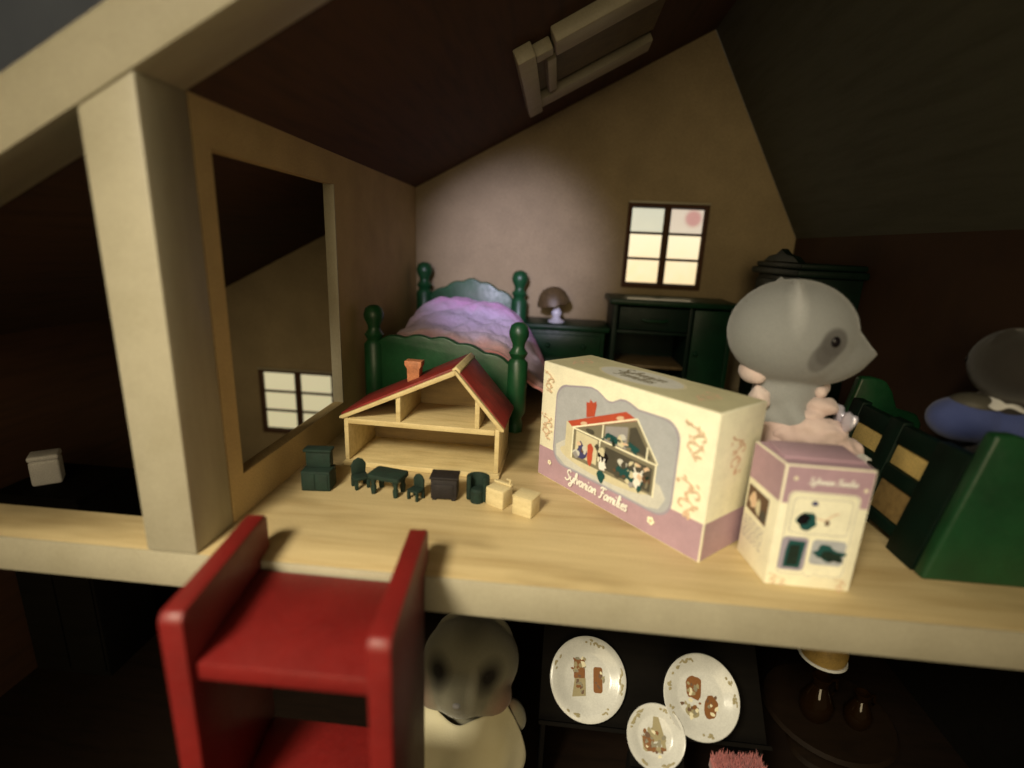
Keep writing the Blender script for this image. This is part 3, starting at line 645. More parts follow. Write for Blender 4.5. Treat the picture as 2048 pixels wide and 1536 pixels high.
U0, U1, V0, V1 = .72, 5.08, .72, 3.34
pr.poly(frame_outline(U0, U1, V0, V1, .5, .05), 'ink_mauve'); pr.poly(frame_outline(U0, U1, V0, V1, .5), 'card_grey')
pr.poly([(1.25, 1.62), (2.2, 1.78), (3.6, 1.72), (4.72, 1.5), (4.93, 1.2), (4.75, .85), (4.4, .76), (1.25, .76), (.85, .95), (.8, 1.3)], 'ink_palegrey')
pr.poly(ell(2.75, 1.22, 1.75, .33, 30), 'ink_sand')
# printed house
pr.map = lambda u, v_: (1.2 + (u - 1.25) * 1.2, .9 + (v_ - .9) * 1.06)
pr.poly([(1.25, 1.3), (1.55, 1.2), (1.55, 2.0), (1.25, 2.12)], 'ink_sand')
pr.poly([(1.5, 1.1), (4.05, 1.1), (4.05, 1.98), (3.4, 2.88), (1.5, 2.02)], 'ink_taupe')
pr.poly([(1.62, 1.22), (2.35, 1.2), (2.35, 1.92), (1.62, 1.95)], 'ink_sand'); pr.poly([(2.55, 2.0), (3.2, 2.0), (3.2, 2.6), (2.55, 2.4)], 'ink_line')
pr.poly([(2.6, 1.2), (3.95, 1.16), (3.95, 1.8), (2.6, 1.85)], 'ink_dark'); pr.poly([(3.25, 2.05), (3.9, 2.0), (3.42, 2.68), (3.25, 2.6)], 'ink_dark')
pr.poly([(1.3, 2.12), (1.5, 1.98), (3.45, 2.86), (3.1, 2.98)], 'ink_red'); pr.poly([(1.92, 2.44), (2.18, 2.55), (2.22, 2.9), (1.88, 2.86)], 'ink_red')
pr.poly([(1.98, 2.84), (2.0, 2.98), (2.1, 2.9), (2.2, 2.98), (2.2, 2.84)], 'ink_red')
for cx, cy in ((1.85, 2.24), (2.95, 2.76)): pr.poly(ell(cx, cy, .12, .05, 10, .4), 'ink_scroll')
pr.k += 1
for a, b_ in (((1.48, 2.0), (3.44, 2.9)), ((3.42, 2.9), (4.08, 1.95)), ((1.5, 2.0), (4.06, 1.93)), ((1.52, 2.0), (1.52, 1.1)), ((4.04, 1.95), (4.04, 1.08)), ((2.48, 1.98), (2.48, 2.42)), ((2.42, 1.96), (2.42, 1.35)), ((3.78, 1.95), (3.78, 2.3))):
    pr.stroke([a, b_], .05, 'card_cream', 0); pr.k += .15
# little printed dwellers and furniture
for cx, cy, rx, ry, mt in ((1.85, 1.42, .18, .24, 'ink_blue'), (2.14, 1.48, .09, .36, 'ink_red'), (1.68, 1.3, .12, .09, 'ink_palegrey'), (1.95, 1.52, .08, .12, 'ink_palegrey'), (2.56, 1.55, .17, .13, 'black_gloss'), (2.85, 2.14, .3, .1, 'ink_teal'), (3.35, 2.12, .22, .09, 'ink_teal'), (3.3, 1.4, .35, .16, 'ink_teal'), (3.15, 1.6, .12, .1, 'ink_palegrey'), (3.6, 1.28, .15, .1, 'ink_teal'),
                           (2.55, .98, .13, .2, 'ink_teal'), (2.57, 1.28, .11, .13, 'ink_white'), (3.62, 1.46, .16, .1, 'ink_white'), (3.6, 1.26, .1, .16, 'ink_white'), (3.1, 2.3, .1, .08, 'ink_palegrey'), (2.1, 2.1, .14, .07, 'ink_dark')):
    pr.poly(ell(cx, cy, rx, ry, 14, 0, .5, int(cx * 100)), mt)
rnd = random.Random(21)
for _ in range(46):
    cx, cy = rnd.uniform(1.6, 3.95), rnd.choice((rnd.uniform(1.15, 1.75), rnd.uniform(2.0, 2.3)))
    if cy > 1.95 and not 2.5 < cx < 3.7: continue
    pr.poly(ell(cx, cy, rnd.uniform(.03, .12), rnd.uniform(.03, .12), 8, rnd.uniform(0, PI), .8, rnd.randint(1, 99)), rnd.choice(('ink_dark', 'ink_taupe', 'ink_sand', 'ink_teal', 'ink_line', 'ink_brown', 'ink_scroll', 'mini_green')), False); pr.k += .2
pr.k += 1
for a, b_ in (((2.53, 1.38), (2.5, 1.52)), ((2.6, 1.38), (2.64, 1.52)), ((3.56, 1.52), (3.5, 1.66)), ((3.68, 1.52), (3.74, 1.66))): pr.stroke([a, b_], .05, 'ink_white', 0)
pr.map = lambda u, v_: (u, v_)
for cx, cy, s_, k_ in ((.36, 3.2, .5, 1), (.36, 1.75, .6, 2), (5.56, 3.0, .66, 3), (5.56, 1.55, .8, 4)): scroll(pr, cx, cy, s_, 'ink_scroll', k_)
bloom(pr, .62, .62, .09); bloom(pr, 4.62, .48, .13)
lettering(pr, 'Sylvanian Families', 1.38, .36, 2.45, 'ink_white', .3)
pr.done('printed_front', bx)
TOPM = Matrix(((1, 0, 0, 0), (0, 1, 0, 0), (0, 0, 1, BH), (0, 0, 0, 1)))
pr = Print(TOPM); pr.poly([(.05, .05), (BL - .05, .05), (BL - .05, BD - .05), (.05, BD - .05)], 'card_olive')
pr.poly(ell(2.9, 1.08, 1.45, .72, 36), 'ink_sand'); pr.poly(ell(2.9, 1.08, 1.36, .66, 36), 'ink_palegrey')
lettering(pr, 'Sylvanian', 2.05, 1.12, 1.6, 'ink_taupe', .3); lettering(pr, 'Families', 2.2, .72, 1.35, 'ink_taupe', .3)
for cx, s_ in ((.7, .7), (5.1, .7)): scroll(pr, cx, 1.0, s_, 'ink_scroll', int(cx * 9))
pr.done('printed_top', bx)
SIDE = Matrix(((0, 0, 1, BL), (1, 0, 0, 0), (0, 1, 0, 0), (0, 0, 0, 1)))
pr = Print(SIDE); pr.poly([(.04, .04), (BD - .04, .04), (BD - .04, 1.03), (.04, 1.04)], 'card_lavender'); scroll(pr, 1.0, 2.6, .8, 'ink_scroll', 12)
pr.done('printed_end', bx)

# -- the small carton
sb = thing('furniture_carton', 'small lavender-topped carton showing three pictures of dark furniture', 'box', (13.05, .86, 0), (0, 0, R(-1)))
SW, SD, SH = 1.84, 1.36, 2.96
bm = new(); b2 = new()
prism(b2, [(0, 0), (SW, 0), (SW, SD), (-.2, SD)], 'z', 0, SH, .03)
merge(bm, b2); finish('carton', bm, 'card_cream', sb)
bm = new(); box(bm, .06, SW - .06, .3, SD - .05, SH + .0, SH + .045, .015, xf=Matrix.Translation((0, .05, 0)))
finish('lid_flap', bm, 'card_lavender', sb, rot=(0, 0, 0))
pr = Print(Matrix(((1, 0, 0, 0), (0, 0, -1, 0), (0, 1, 0, 0), (0, 0, 0, 1))))
pr.poly([(.03, 2.06), (SW - .03, 2.06), (SW - .03, SH - .03), (.03, SH - .03)], 'card_lavender')
def notch(u0, u1, v0, v1, r_):
    p_ = rr(u0, u1, v0, v1, r_); m_ = (u0 + u1) / 2
    return p_[:6] + [(m_ - .22, v0), (m_ - .12, v0 + .04), (m_ - .06, v0 - .03), (m_ + .06, v0 - .03), (m_ + .12, v0 + .04), (m_ + .22, v0)] + p_[6:]
pr.poly(notch(.16, 1.64, .3, 2.36, .14), 'card_cream'); pr.poly(notch(.19, 1.61, .33, 2.33, .12), 'ink_line'); pr.poly(notch(.202, 1.598, .342, 2.318, .12), 'card_cream')
for (a, b_, c_, d_, bgc) in ((.28, 1.52, 1.36, 2.22, 'card_cream'), (.2, .76, .42, 1.26, 'ink_mauve'), (.84, 1.56, .62, 1.24, 'card_grey')):
    pr.poly(rr(a, b_, c_, d_, .1), 'ink_line' if bgc == 'card_cream' else bgc); pr.poly(rr(a + .012, b_ - .012, c_ + .012, d_ - .012, .09), bgc)
pr.poly(ell(.62, 1.68, .2, .22, 22, .3, .3, 3), 'ink_teal'); pr.poly(ell(.55, 1.72, .12, .14, 16, 0, .4, 5), 'black_gloss'); pr.poly(ell(.72, 2.1, .07, .06, 12), 'ink_blue')
pr.k += 1; pr.stroke([(.8, 1.76), (1.0, 1.72), (1.15, 1.86), (1.26, 1.9)], .03, 'ink_scroll'); pr.poly(ell(1.05, 1.66, .05, .07, 10), 'ink_brown')
pr.poly([(.3, .5), (.66, .5), (.68, .9), (.7, 1.16), (.34, 1.18), (.3, .9)], 'ink_teal'); pr.poly([(.36, .56), (.6, .57), (.6, 1.08), (.38, 1.06)], 'mini_green')
pr.poly(ell(1.2, .92, .3, .15, 26, 0, .9, 8), 'ink_teal'); pr.poly(ell(1.28, .84, .2, .12, 16, 0, .9, 9), 'mini_green'); pr.poly(ell(1.18, 1.06, .08, .07, 12), 'ink_teal')
lettering(pr, 'Sylvanian Families', .5, 2.56, 1.0, 'ink_white', .36)
bloom(pr, .22, 2.66, .05); bloom(pr, 1.68, 2.5, .05)
scroll(pr, .14, .18, .22, 'ink_scroll', 31); scroll(pr, 1.6, .16, .26, 'ink_scroll', 32); scroll(pr, .35, .12, .18, 'ink_scroll', 33)
pr.done('printed_front', sb)
dx, dy = -.2, SD; LL = math.hypot(dx, dy); ux, uy = -dx / LL, -dy / LL      # left face: u runs from the back edge to the front edge
pr = Print(Matrix(((ux, 0, uy, -.2), (uy, 0, -ux, SD), (0, 1, 0, 0), (0, 0, 0, 1))))
pr.poly([(.03, 2.06), (LL - .03, 2.06), (LL - .03, SH - .03), (.03, SH - .03)], 'card_lavender')
pr.poly([(.1, 1.28), (1.0, 1.22), (1.0, 1.9), (.1, 1.9)], 'ink_brown'); pr.poly(ell(.35, 1.6, .16, .2, 14, 0, .5, 4), 'ink_scroll'); pr.poly(ell(.62, 1.5, .1, .18, 14, 0, .5, 6), 'ink_sand'); pr.poly(ell(.85, 1.4, .12, .14, 14, 0, .5, 7), 'ink_dark')
pr.k += 1
rnd = random.Random(5)
for r_ in range(7):
    u = .12
    while u < .95:
        l_ = rnd.uniform(.06, .18); pr.stroke([(u, 1.08 - r_ * .085), (min(u + l_, 1.0), 1.08 - r_ * .085)], .022, 'ink_line', 0); u += l_ + .05
pr.done('printed_end', sb)
pr = Print(Matrix(((1, 0, 0, 0), (0, 1, 0, 0), (0, 0, 1, SH - .004), (0, 0, 0, 1)))); pr.poly([(.02, .02), (SW - .03, .02), (SW - .03, SD - .03), (-.16, SD - .03)], 'card_lavender'); pr.done('printed_top', sb)

# ------------------------------------------------------------------ red steps hooked to the floor edge
st = thing('red_steps', 'glossy red wooden steps with side boards hooked over the front floor edge', 'steps', (3.35, 0, 0), (0, 0, R(5)))
st.rotation_euler = (0, 0, 0); st.location = (0, 0, 0)
for x, yf, rz in ((1.12, -3.12, 8.0), (4.94, -3.2, 4.5)):
    yb = -.1
    bm = new(); prism(bm, [(.42, .03), (.42, .84), (.3, .96), (yf + .12, 1.0), (yf, .86), (yf, ZL - 1.15), (yb, ZL - 1.15), (yb, .03)], 'x', 0, .42, .06); finish('side_board', bm, 'red_paint', st, (x, 0, 0), (0, 0, R(rz)))
def tread(z, t, yb, yf):
    xl = lambda y: 1.12 + .435 - y * math.tan(R(8)); xr = lambda y: 4.94 - .012 - y * math.tan(R(4.5))
    bm = new(); prism(bm, [(xl(yb), yb), (xr(yb), yb), (xr(yf + .05), yf + .05), (xl(yf), yf)], 'z', z - t, z, .05); return bm
for z in (-.12, -4.3, -8.4): finish('tread', tread(z, .38, -.16, -2.86), 'red_paint', st)
# ------------------------------------------------------------------ flocked animal figures
def figure(name, label, loc, rz, fm, pitch=0, sit=False, eye=(.42, 1.33, 5.27), cheeks=False):
    """local frame: faces +x, feet at z=0, one continuous flocked body"""
    t = thing(name, label, 'figurine', loc, (0, 0, R(rz)))
    bm = new()
    ball(bm, (-.22, 0, 5.28), (1.62, 1.48, 1.42), seg=36); ball(bm, (.15, 0, 5.0), (1.25, 1.16, 1.06), seg=28); ball(bm, (-.1, 0, 5.0), (1.5, 1.35, 1.15), seg=28)
    for q_, r_ in ((.0, 1.0), (.14, .92), (.28, .82), (.42, .71), (.56, .58), (.7, .44), (.84, .31), (1.0, .19)):
        ball(bm, (.55 + 1.28 * q_, 0, 4.86 - .2 * q_ + .16 * q_ * q_), (r_, r_ * 1.05, r_), seg=20)
    for s_ in (-1, 1): ball(bm, (-.5, s_ * .86, 6.3), (.15, .26, .52), Matrix.Rotation(s_ * R(38), 3, 'X').to_quaternion(), seg=16)
    if cheeks:
        for s_ in (-1, 1): ball(bm, (.55, s_ * .72, 4.55), (.75, .68, .62), seg=20)
    NECK = Matrix.Translation((-.1, 0, 4.1)) @ Matrix.Rotation(R(pitch), 4, 'Y') @ Matrix.Translation((.1, 0, -4.1))
    bmesh.ops.transform(bm, matrix=NECK, verts=bm.verts)
    ball(bm, (-.1, 0, 3.6), (.86, .8, .7)); ball(bm, (-.1, 0, 2.7), (.82, .85, 1.1)); ball(bm, (-.1, 0, 1.8), (.9, .92, .85))
    for s_ in (-1, 1):
        hip = Vector((-.05, s_ * .45, 1.5))
        leg = [hip, (1.0, s_ * .5, 1.35), (1.5, s_ * .5, .5)] if sit else [hip, (-.02, s_ * .48, .8), (0, s_ * .5, .3)]
        for a, b_ in zip(leg, leg[1:]):
            a, b_ = Vector(a), Vector(b_)
            for q_ in range(6): ball(bm, a.lerp(b_, q_ / 5), .42 - .02 * q_, seg=14)
        ft_ = Vector(leg[-1]); ball(bm, ft_ + Vector((.18, 0, -.05 if not sit else 0)), (.52, .36, .26), seg=14)
        arm = [Vector((-.05, s_ * .62, 3.25)), Vector((.3, s_ * .95, 2.75)), Vector((.95, s_ * .42, 2.8))]
        for a, b_ in zip(arm, arm[1:]):
            for q_ in range(6): ball(bm, a.lerp(b_, q_ / 5), .29, seg=12)
        for f_ in (-.14, 0, .14): ball(bm, Vector((1.15, s_ * .4 + f_, 2.8)), (.2, .09, .1), seg=8)
        ball(bm, Vector((1.02, s_ * .22, 2.9)), (.14, .1, .09), seg=8)
    body = blend('body', bm, fm, t, .085, 7)
    me = body.data; rnd = random.Random(11); areas = []; tot = 0
    for pl in me.polygons: tot += pl.area; areas.append(tot)
    import bisect
    vs, fs = [], []
    for i in range(26000):
        pl = me.polygons[bisect.bisect_left(areas, rnd.random() * tot)]
        q_ = [me.vertices[k_].co for k_ in pl.vertices]; a_, b_ = rnd.random(), rnd.random()
        p_ = q_[0].lerp(q_[1], a_).lerp(q_[-1].lerp(q_[2 % len(q_)], a_), b_); n_ = pl.normal
        d_ = (n_ + Vector((rnd.gauss(0, .3), rnd.gauss(0, .3), rnd.gauss(0, .3) - .1))).normalized(); sd = n_.cross(Vector((rnd.gauss(0, 1), rnd.gauss(0, 1), rnd.gauss(0, 1)))).normalized() * .005
        l_ = rnd.uniform(.015, .042); j_ = len(vs); vs += [p_ - sd - n_ * .01, p_ + sd - n_ * .01, p_ + d_ * l_]; fs.append((j_, j_ + 1, j_ + 2))
    fm_ = bpy.data.meshes.new('flock'); fm_.from_pydata(vs, [], fs); fm_.materials.append(M[fm]); fo = link('flock', fm_, t); fo['kind'] = 'stuff'
    for s_ in (-1, 1):
        if cheeks: continue
        bm = new(); ball(bm, (eye[0], s_ * eye[1], eye[2]), (.13, .09, .14), Matrix.Rotation(s_ * R(-20 if eye[1] > 1 else -60), 3, 'Z').to_quaternion(), seg=14); bmesh.ops.transform(bm, matrix=NECK, verts=bm.verts); finish('eye', bm, 'black_gloss', t, angle=90)
    bm = new(); ball(bm, (1.93, 0, 4.83), (.09, .12, .09), seg=12); bmesh.ops.transform(bm, matrix=NECK, verts=bm.verts); finish('nose', bm, 'nose_fur', t, angle=90)
    return t
NK = Matrix.Translation((-.1, 0, 4.1)) @ Matrix.Rotation(R(-26), 4, 'Y') @ Matrix.Translation((.1, 0, -4.1))
def both(p, r, c, k): return [((p[0], s_ * p[1], p[2]), r, c, k) for s_ in (-1, 1)]
GREY = (.10, .095, .095)
PT = both((.42, 1.3, 5.24), (.36, .6, .38), GREY, .85) + both((.3, 1.3, 5.02), (.33, .6, .4), GREY, .7) + both((.16, 1.3, 4.8), (.29, .6, .4), GREY, .62) + [((-.5, s_ * 1.15, 6.2), (.2, .6, .75), (.55, .56, .58), .5, 1.45, .3) for s_ in (-1, 1)]  # closing entry paints a soft highlight band down each ear
fur('fur_grey', (0.30, 0.31, 0.315), PT)
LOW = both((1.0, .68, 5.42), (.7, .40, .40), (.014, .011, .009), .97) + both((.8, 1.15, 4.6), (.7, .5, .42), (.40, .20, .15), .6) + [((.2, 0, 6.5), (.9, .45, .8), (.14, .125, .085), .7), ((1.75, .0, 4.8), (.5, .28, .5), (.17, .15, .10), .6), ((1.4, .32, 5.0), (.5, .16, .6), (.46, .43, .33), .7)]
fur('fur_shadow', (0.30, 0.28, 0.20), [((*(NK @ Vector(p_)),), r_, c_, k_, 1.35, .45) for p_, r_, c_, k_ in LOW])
fur('fur_dim', (0.034, 0.030, 0.027))  # grey fur with the dim light at the right put into its colour
def ruffle(name, r0, r1, z0, z1, n, amp, mat, parent, c=(0, 0), thick=.07, tilt=0):
    def fn(u, v):
        a = 2 * PI * u; r_ = r0 + (r1 - r0) * v + amp * v * math.sin(n * a) + .04 * math.sin(3 * a + 1)
        return Vector((c[0] + r_ * math.cos(a), c[1] + r_ * math.sin(a), z0 + (z1 - z0) * v ** .8 + .5 * amp * v * math.cos(n * a + .6) + tilt * r_ * math.cos(a)))
    return sheet(name, fn, 72, 8, mat, parent, thick)
fa = figure('animal_figure', 'grey flocked pointed-snout animal figure in pink dress behind the small carton', (14.55, 4.75, 0), -6, 'fur_grey')
bm = new()
for i in range(40):
    a = 2 * PI * i / 40
    if 215 < math.degrees(a) < 318: continue
    ball(bm, (-.12 + .95 * math.cos(a), .85 * math.sin(a), 3.86 + .1 * math.cos(2 * a) - .16 * math.cos(a)), .24 + .06 * math.sin(6 * a + 1) - .05 * math.cos(a), seg=12)
blend('collar', bm, 'pink_cloth', fa, .06, 5)
ruffle('dress', .8, 1.4, 2.9, .9, 9, .13, 'pink_cloth', fa, (-.05, 0))
bm = new(); ball(bm, (.62, -.85, 2.72), (.74, .5, .46), seg=28); ball(bm, (1.22, -.85, 2.42), (.64, .42, .36), Matrix.Rotation(R(22), 3, 'Y').to_quaternion(), seg=28); ball(bm, (.1, -.7, 2.5), (.6, .4, .4), seg=24)
for v_ in bm.verts: v_.co += .11 * noise.noise_vector(v_.co * 2.6) + .06 * noise.noise_vector(v_.co * 6)
blend('apron', bm, 'pink_cloth', fa, .045, 4)
bm = new(); ball(bm, (.72, -.62, 3.4), (.42, .34, .24), seg=20); ball(bm, (.4, -.8, 3.12), (.4, .25, .2), seg=20); ball(bm, (-.85, -.5, 3.45), (.3, .34, .34), seg=20)
for v_ in bm.verts: v_.co += .1 * noise.noise_vector(v_.co * 3.5)
blend('bodice', bm, 'pink_cloth', fa, .045, 6)
ruffle('apron_frill', .35, .62, 2.35, 2.1, 6, .12, 'white_lace', fa, (1.35, -.95), .05)
bm = new()
for s_ in (-1, 1):
    ball(bm, (1.2, -.85 + s_ * .3, 3.2), (.14, .34, .26), Matrix.Rotation(s_ * R(25), 3, 'X').to_quaternion(), seg=16)
ball(bm, (1.25, -.9, 3.18), (.12, .1, .12), seg=12)
for v_ in bm.verts: v_.co += .06 * noise.noise_vector(v_.co * 5)
finish('satin_bow', bm, 'satin_bow', fa, angle=60)

# lower storey figure facing out, pale yellow bib
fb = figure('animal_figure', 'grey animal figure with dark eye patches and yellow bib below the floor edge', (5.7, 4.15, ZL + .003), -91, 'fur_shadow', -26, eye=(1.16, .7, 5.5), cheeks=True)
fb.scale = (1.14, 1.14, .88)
def bib(u, v):
    a = (u - .5) * 2.5; r_ = 1.0 + .9 * v ** .6
    sag = .75 * (1 - (2 * u - 1) ** 2)
    z = 5.22 - sag * (1 - v) - 3.7 * v
    r2 = r_ + .16 * math.sin(u * 17 + 5 * v) * (.1 + v) * (1 - .4 * v) + .34 * math.sin(PI * min(1, v * 1.2)) + .15 * noise.noise(Vector((u * 4, v * 3, 1)))
    return Vector((r2 * math.cos(a) + .15, r2 * math.sin(a) * 1.0, z))
sheet('bib', bib, 40, 24, 'yellow_cloth', fb, .08)
ruffle('dress', .8, 1.5, 3.0, .7, 8, .12, 'yellow_cloth', fb, (0, 0))
bm = new(); ball(bm, (.35, 1.52, 4.1), (.34, .3, .62), Matrix.Rotation(R(14), 3, 'X').to_quaternion(), seg=18); finish('raised_paw', bm, 'fur_shadow', fb, angle=90)

# ------------------------------------------------------------------ green settle at the right with the figure in blue
se = thing('green_settle', 'green wooden settle with pale inset back panels at the right front', 'settle', (18.3, 3.9, 0))
lean = lambda z: -1.42 + .2 * z
def bpanel(name, y0, y1, z0, z1, t, mat, off=0, parent=se, bev=.04):
    bm = new(); prism(bm, [(lean(z0) + off, z0), (lean(z1) + off, z1), (lean(z1) + off + t, z1), (lean(z0) + off + t, z0)], 'y', y0, y1, bev); return finish(name, bm, mat, parent)
for y0, y1 in ((-1.98, -.96), (.36, .94), (2.3, 2.85)): bpanel('back_stile', y0, y1, .01, 3.05, .3, 'green_deep_shade')
for z0, z1 in ((2.46, 2.98), (1.46, 1.88), (.3, .6)):
    for y0, y1 in ((-.958, .358), (.942, 2.298)): bpanel('back_rail', y0, y1, z0, z1, .26, 'green_deep_shade', .02)
for y0, y1 in ((-.95, .35), (.95, 2.29)):
    bpanel('back_inset', y0, y1, 1.885, 2.455, .1, 'settle_panel', .09); bpanel('back_inset', y0, y1, .605, 1.455, .1, 'mini_inside', .09)
def endpanel(y0, y1):
    bm = new(); prism(bm, [(lean(0) + .02, .004), (1.4, .004), (1.45, 2.3), (1.25, 2.6), (.6, 2.75), (.35, 3.3), (.1, 3.62), (-.3, 3.72), (lean(3.6) + .0, 3.7)], 'y', y0, y1, .1, 3); return finish('end_panel', bm, 'green_paint', se)
endpanel(-2.35, -1.985); endpanel(2.855, 3.2)
bm = new(); box(bm, -1.0, 1.3, -1.98, 2.85, 1.0, 1.3, .06); finish('seat', bm, 'green_paint', se)
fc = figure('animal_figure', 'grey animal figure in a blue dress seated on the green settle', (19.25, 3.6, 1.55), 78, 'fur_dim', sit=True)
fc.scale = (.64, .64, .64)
bm = new(); ball(bm, (-.15, -.1, 2.75), (1.0, 1.12, 1.25), seg=28); ball(bm, (-.2, 1.15, 2.95), (1.0, 1.35, .95), seg=24); ball(bm, (.5, 0, 2.1), (.9, 1.05, .6), seg=24)
blend('dress', bm, 'blue_cloth', fc, .08, 6)
ruffle('lace_collar', .55, 1.05, 4.1, 3.7, 8, .14, 'white_lace', fc, (-.05, .15))
bm = new(); ball(bm, (-.25, 1.05, 3.62), (.7, .85, .45), seg=24); finish('shawl', bm, 'ink_dark', fc, angle=90)

# ------------------------------------------------------------------ lower storey: plates, lamp, table, rug, block
rk = thing('plate_rack', 'black sloping plate rack holding the decorated plates below the floor', 'rack', (11.8, 5.6, ZL + .003))
NRM = Vector((0, -.72, .69)).normalized()
for (x0, x1, yb, zb, L) in ((-3.6, 3.6, -2.2, 3.7, 3.0), (-.85, .75, -3.5, 3.78, 1.5)):
    bm = new(); box(bm, x0, x1, 0, L, -.28, -.1, .03, xf=Matrix.Translation((0, yb, zb)) @ Matrix.Rotation(R(46), 4, 'X')); finish('sloping_board', bm, 'shadow_black', rk)
    bm = new(); box(bm, x0, x1, 0, .12, -.098, .3, .02, xf=Matrix.Translation((0, yb, zb)) @ Matrix.Rotation(R(46), 4, 'X')); finish('ledge', bm, 'shadow_black', rk)
for x in (-3.5, 3.4):
    bm = new(); prism(bm, [(-2.0, 0), (.3, 0), (-.1, 5.3), (-2.0, 3.4)], 'x', x, x + .14, .02); finish('side_panel', bm, 'shadow_black', rk)
for x in (-.8, .56):
    bm = new(); box(bm, x, x + .14, -3.4, -2.6, 0, 3.5, .02); finish('front_leg', bm, 'shadow_black', rk)
def plate(x, y, z, r_, tilt, yaw, roll, lab, deco):
    t = thing('plate', lab, 'plate', (x, y, z), (R(tilt), R(roll), R(yaw)), 'decorated plates on the rack')
    pf = [(0, 0), (r_ * .6, 0), (r_ * .66, .03), (r_ * .8, .14), (r_ * .98, .2), (r_, .23), (r_ * .98, .255), (r_ * .8, .2), (r_ * .64, .09), (r_ * .55, .065), (0, .06)]
    bm = new(); lathe(bm, pf, seg=48); finish('dish', bm, 'porcelain', t, angle=60)
    pr = Print(Matrix.Translation((0, 0, .068)))
    for q_ in deco: pr.poly(*q_)
    rn = random.Random(int(x * 7))
    for q_ in deco:
        cx = sum(p_[0] for p_ in q_[0]) / len(q_[0]); cy = sum(p_[1] for p_ in q_[0]) / len(q_[0])
        for _ in range(9): pr.poly(ell(cx + rn.gauss(0, .1), cy + rn.gauss(0, .13), rn.uniform(.03, .08), rn.uniform(.03, .08), 8, rn.uniform(0, PI), .8, rn.randint(1, 99)), rn.choice(('plate_brown', 'plate_olive', 'ink_brown', 'ink_taupe', 'ink_sand')), False); pr.k += .3
    pr.done('painted_decoration', t)
    bm = new()
    rn = random.Random(int(x * 10))
    for _ in range(9):
        a = rn.uniform(0, 2 * PI)
        for _k in range(4):
            a2 = a + rn.uniform(-.16, .16); rr_ = r_ * rn.uniform(.84, .93)
            ball(bm, (rr_ * math.cos(a2), rr_ * math.sin(a2), .2 + .3 * (rr_ / r_ - .82)), (rn.uniform(.05, .11), rn.uniform(.03, .06), .012), Matrix.Rotation(a2 + rn.uniform(0, 2), 3, 'Z').to_quaternion(), seg=8)
    finish('rim_painting', bm, 'plate_olive', t)
E_ = ell
plate(9.72, 4.35, -6.55, 1.26, 46, 4, 2, 'decorated plate with two tall brown painted shapes, nearest the yellow bib', [(rr(-.45, -.08, -.05, .55, .08), 'plate_brown'), ([(-.5, -.55), (-.05, -.5), (-.06, -.0), (-.42, -.02)], 'plate_olive'), (rr(.2, .5, -.4, .35, .08), 'plate_brown'), (E_(-.28, .4, .15, .16, 14), 'plate_brown')])
plate(13.08, 3.55, -5.98, 1.18, 46, -8, 16, 'decorated plate with two round brown painted shapes, rightmost of the three', [(E_(-.25, .15, .27, .32, 18, .2, .3, 2), 'plate_brown'), (E_(-.25, -.35, .3, .22, 18, 0, .3, 3), 'porcelain'), (E_(.38, -.15, .2, .32, 18, .2, .3, 5), 'plate_brown'), (E_(-.12, -.5, .22, .14, 12), 'plate_olive')])
plate(11.68, 2.72, -6.8, .86, 46, -6, 4, 'smallest decorated plate, standing low between the other two', [([(-.1, .5), (.05, .5), (.28, .0), (.36, -.3), (-.3, -.45), (-.38, -.1), (-.1, .15)], 'plate_olive'), (E_(-.18, -.18, .16, .18, 14, 0, .3, 3), 'plate_brown'), (E_(.08, -.22, .14, .1, 12), 'porcelain'), ([(-.2, -.42), (.34, -.3), (.34, -.24), (-.2, -.36)], 'plate_brown')])
hl = thing('hanging_lamp', 'amber hanging lamp with pale rim below the floor at right', 'lamp', (17.25, 4.9, -.65))
bm = new(); tube(bm, [(0, 0, -.36), (0, 0, -3.2)], .06); finish('stem', bm, 'gold', hl)
bm = new(); prof = [(.12, -3.15), (.3, -3.3), (.55, -3.7), (.68, -4.2), (.66, -4.5)]; lathe(bm, prof + [(r_ - .06, z_) for r_, z_ in prof[::-1]], seg=28); finish('lamp_shade', bm, 'amber_paint', hl)
bm = new(); lathe(bm, [(.6, -4.5), (.7, -4.48), (.72, -4.56), (.64, -4.62), (.58, -4.58), (.6, -4.5)], seg=28); finish('rim', bm, 'porcelain', hl)
bm = new(); ball(bm, (0, 0, -4.45), (.52, .52, .36), seg=20); finish('bulb', bm, 'shade_brown', hl)
rt = thing('round_table', 'dark brown round table in the shadowed lower room at right', 'table', (19.2, 7.0, ZL + .003))
bm = new(); lathe(bm, [(0, 1.75), (2.2, 1.75), (2.3, 1.85), (2.2, 1.98), (0, 2.0)], seg=40); finish('tabletop', bm, 'table_brown', rt)
bm = new(); lathe(bm, [(0, 0), (1.1, 0), (1.0, .15), (.35, .35), (.25, .9), (.4, 1.4), (.6, 1.748), (0, 1.749)], seg=24); finish('pedestal', bm, 'table_brown', rt)
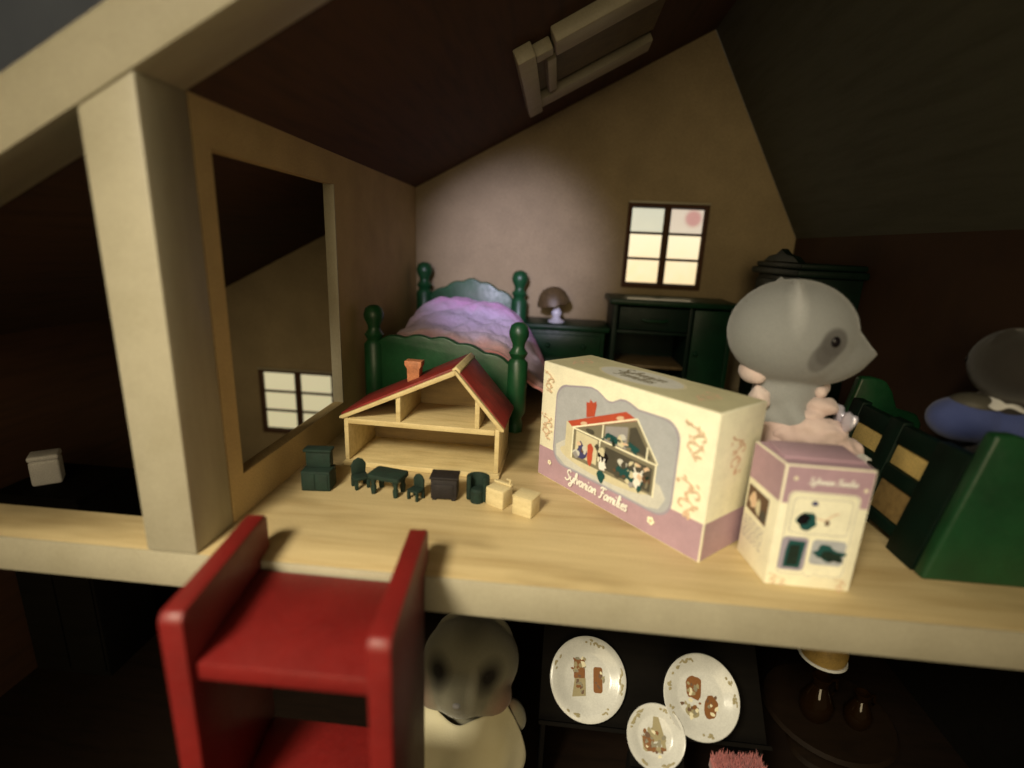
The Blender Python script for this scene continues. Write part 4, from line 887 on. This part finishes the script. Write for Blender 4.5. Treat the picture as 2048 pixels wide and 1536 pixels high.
for x, y, s_, lab in ((18.5, 6.6, 1.0, 'tall amber glass jug on the dark round table, left of its neighbour'), (19.9, 6.4, .8, 'shorter amber glass jug on the dark round table, right of its neighbour')):
    t = thing('glass_jug', lab, 'jug', (x, y, ZL + 2.01), (0, 0, R(20)), 'amber glass jugs')
    bm = new(); pf = [(0, 0), (.4, 0), (.55, .3), (.58, .7), (.4, 1.1), (.25, 1.4), (.34, 1.75)]; lathe(bm, [(r_ * s_, z_ * s_) for r_, z_ in pf + [(r_ - .05, z_ + .02) for r_, z_ in pf[::-1] if r_ > .1] + [(0, .05)]], seg=28); finish('jug_body', bm, 'amber_glass', t)
    bm = new(); tube(bm, [(.3 * s_, 0, 1.5 * s_), (.75 * s_, 0, 1.45 * s_), (.85 * s_, 0, 1.0 * s_), (.55 * s_, 0, .5 * s_)], .06 * s_); finish('handle', bm, 'amber_glass', t)
rg = new()
rnd = random.Random(3)
for i in range(1500):
    x, y = rnd.uniform(-1.05, 1.05), rnd.uniform(-1.9, 1.0); h = rnd.uniform(.18, .36); a = rnd.uniform(0, 2 * PI); l_ = .08
    d_ = Vector((math.cos(a), math.sin(a), 0)) * .035; tip = Vector((x + rnd.uniform(-.1, .1), y + rnd.uniform(-.1, .1), .08 + h))
    vs = [rg.verts.new((x + d_.x, y + d_.y, .08)), rg.verts.new((x - d_.x, y - d_.y, .08)), rg.verts.new(tip)]
    rg.faces.new(vs)
rug = thing('fluffy_stool', 'dark stool with fluffy dusty pink seat at the bottom edge beside the plates', 'stool', (14.25, 2.3, ZL + .003), (0, 0, R(4)))
bmesh.ops.scale(rg, vec=(.72, .52, .8), verts=rg.verts); bmesh.ops.translate(rg, vec=(0, .2, 3.68), verts=rg.verts)
o = finish('pile', rg, 'pink_fluff', rug, smooth=False); o['kind'] = 'stuff'
bm = new(); prism(bm, rr(-.76, .76, -.8, .72, .12), 'z', 3.4, 3.72, .05); finish('seat_pad', bm, 'pink_fluff', rug)
for x in (-.6, .6):
    for y in (-.64, .56):
        bm = new(); box(bm, x - .1, x + .1, y - .1, y + .1, 0, 3.398, .03); finish('leg', bm, 'shadow_black', rug)
cb = thing('dark_cupboard', 'cupboard coloured black as shade in the stairwell at far left', 'cupboard', (-11.7, 8.0, ZL + .003))
bm = new(); box(bm, -1.7, 1.7, -1.4, 1.4, 0, 8.2, .06); finish('carcass', bm, 'shadow_black', cb)
bm = new(); box(bm, -1.75, 1.75, -1.5, 1.45, 8.203, 8.4, .05); finish('cupboard_top', bm, 'shadow_black', cb)
for x in (-1.6, .05):
    bm = new(); box(bm, x, x + 1.55, -1.47, -1.403, .3, 7.9, .03); finish('cupboard_door', bm, 'shadow_black', cb)
wb = thing('white_canister', 'small white lidded block in the dark stairwell at far left', 'canister', (-12.25, 7.7, ZL + 8.41), (0, 0, R(38)))
wb.scale = (.8, .8, .9)
bm = new(); box(bm, -.6, .6, -.5, .5, 0, 1.15, .12, 3); finish('canister_body', bm, 'white_plastic', wb)
bm = new(); box(bm, -.62, .62, -.52, .52, 1.153, 1.4, .1, 3); finish('lid', bm, 'white_plastic', wb)

# ------------------------------------------------------------------ centimetres to metres
S = Matrix.Scale(CM, 4)
for me in bpy.data.meshes: me.transform(S); me.update()
for o in bpy.data.objects:
    if o.type in ('MESH', 'EMPTY'): o.location = o.location * CM
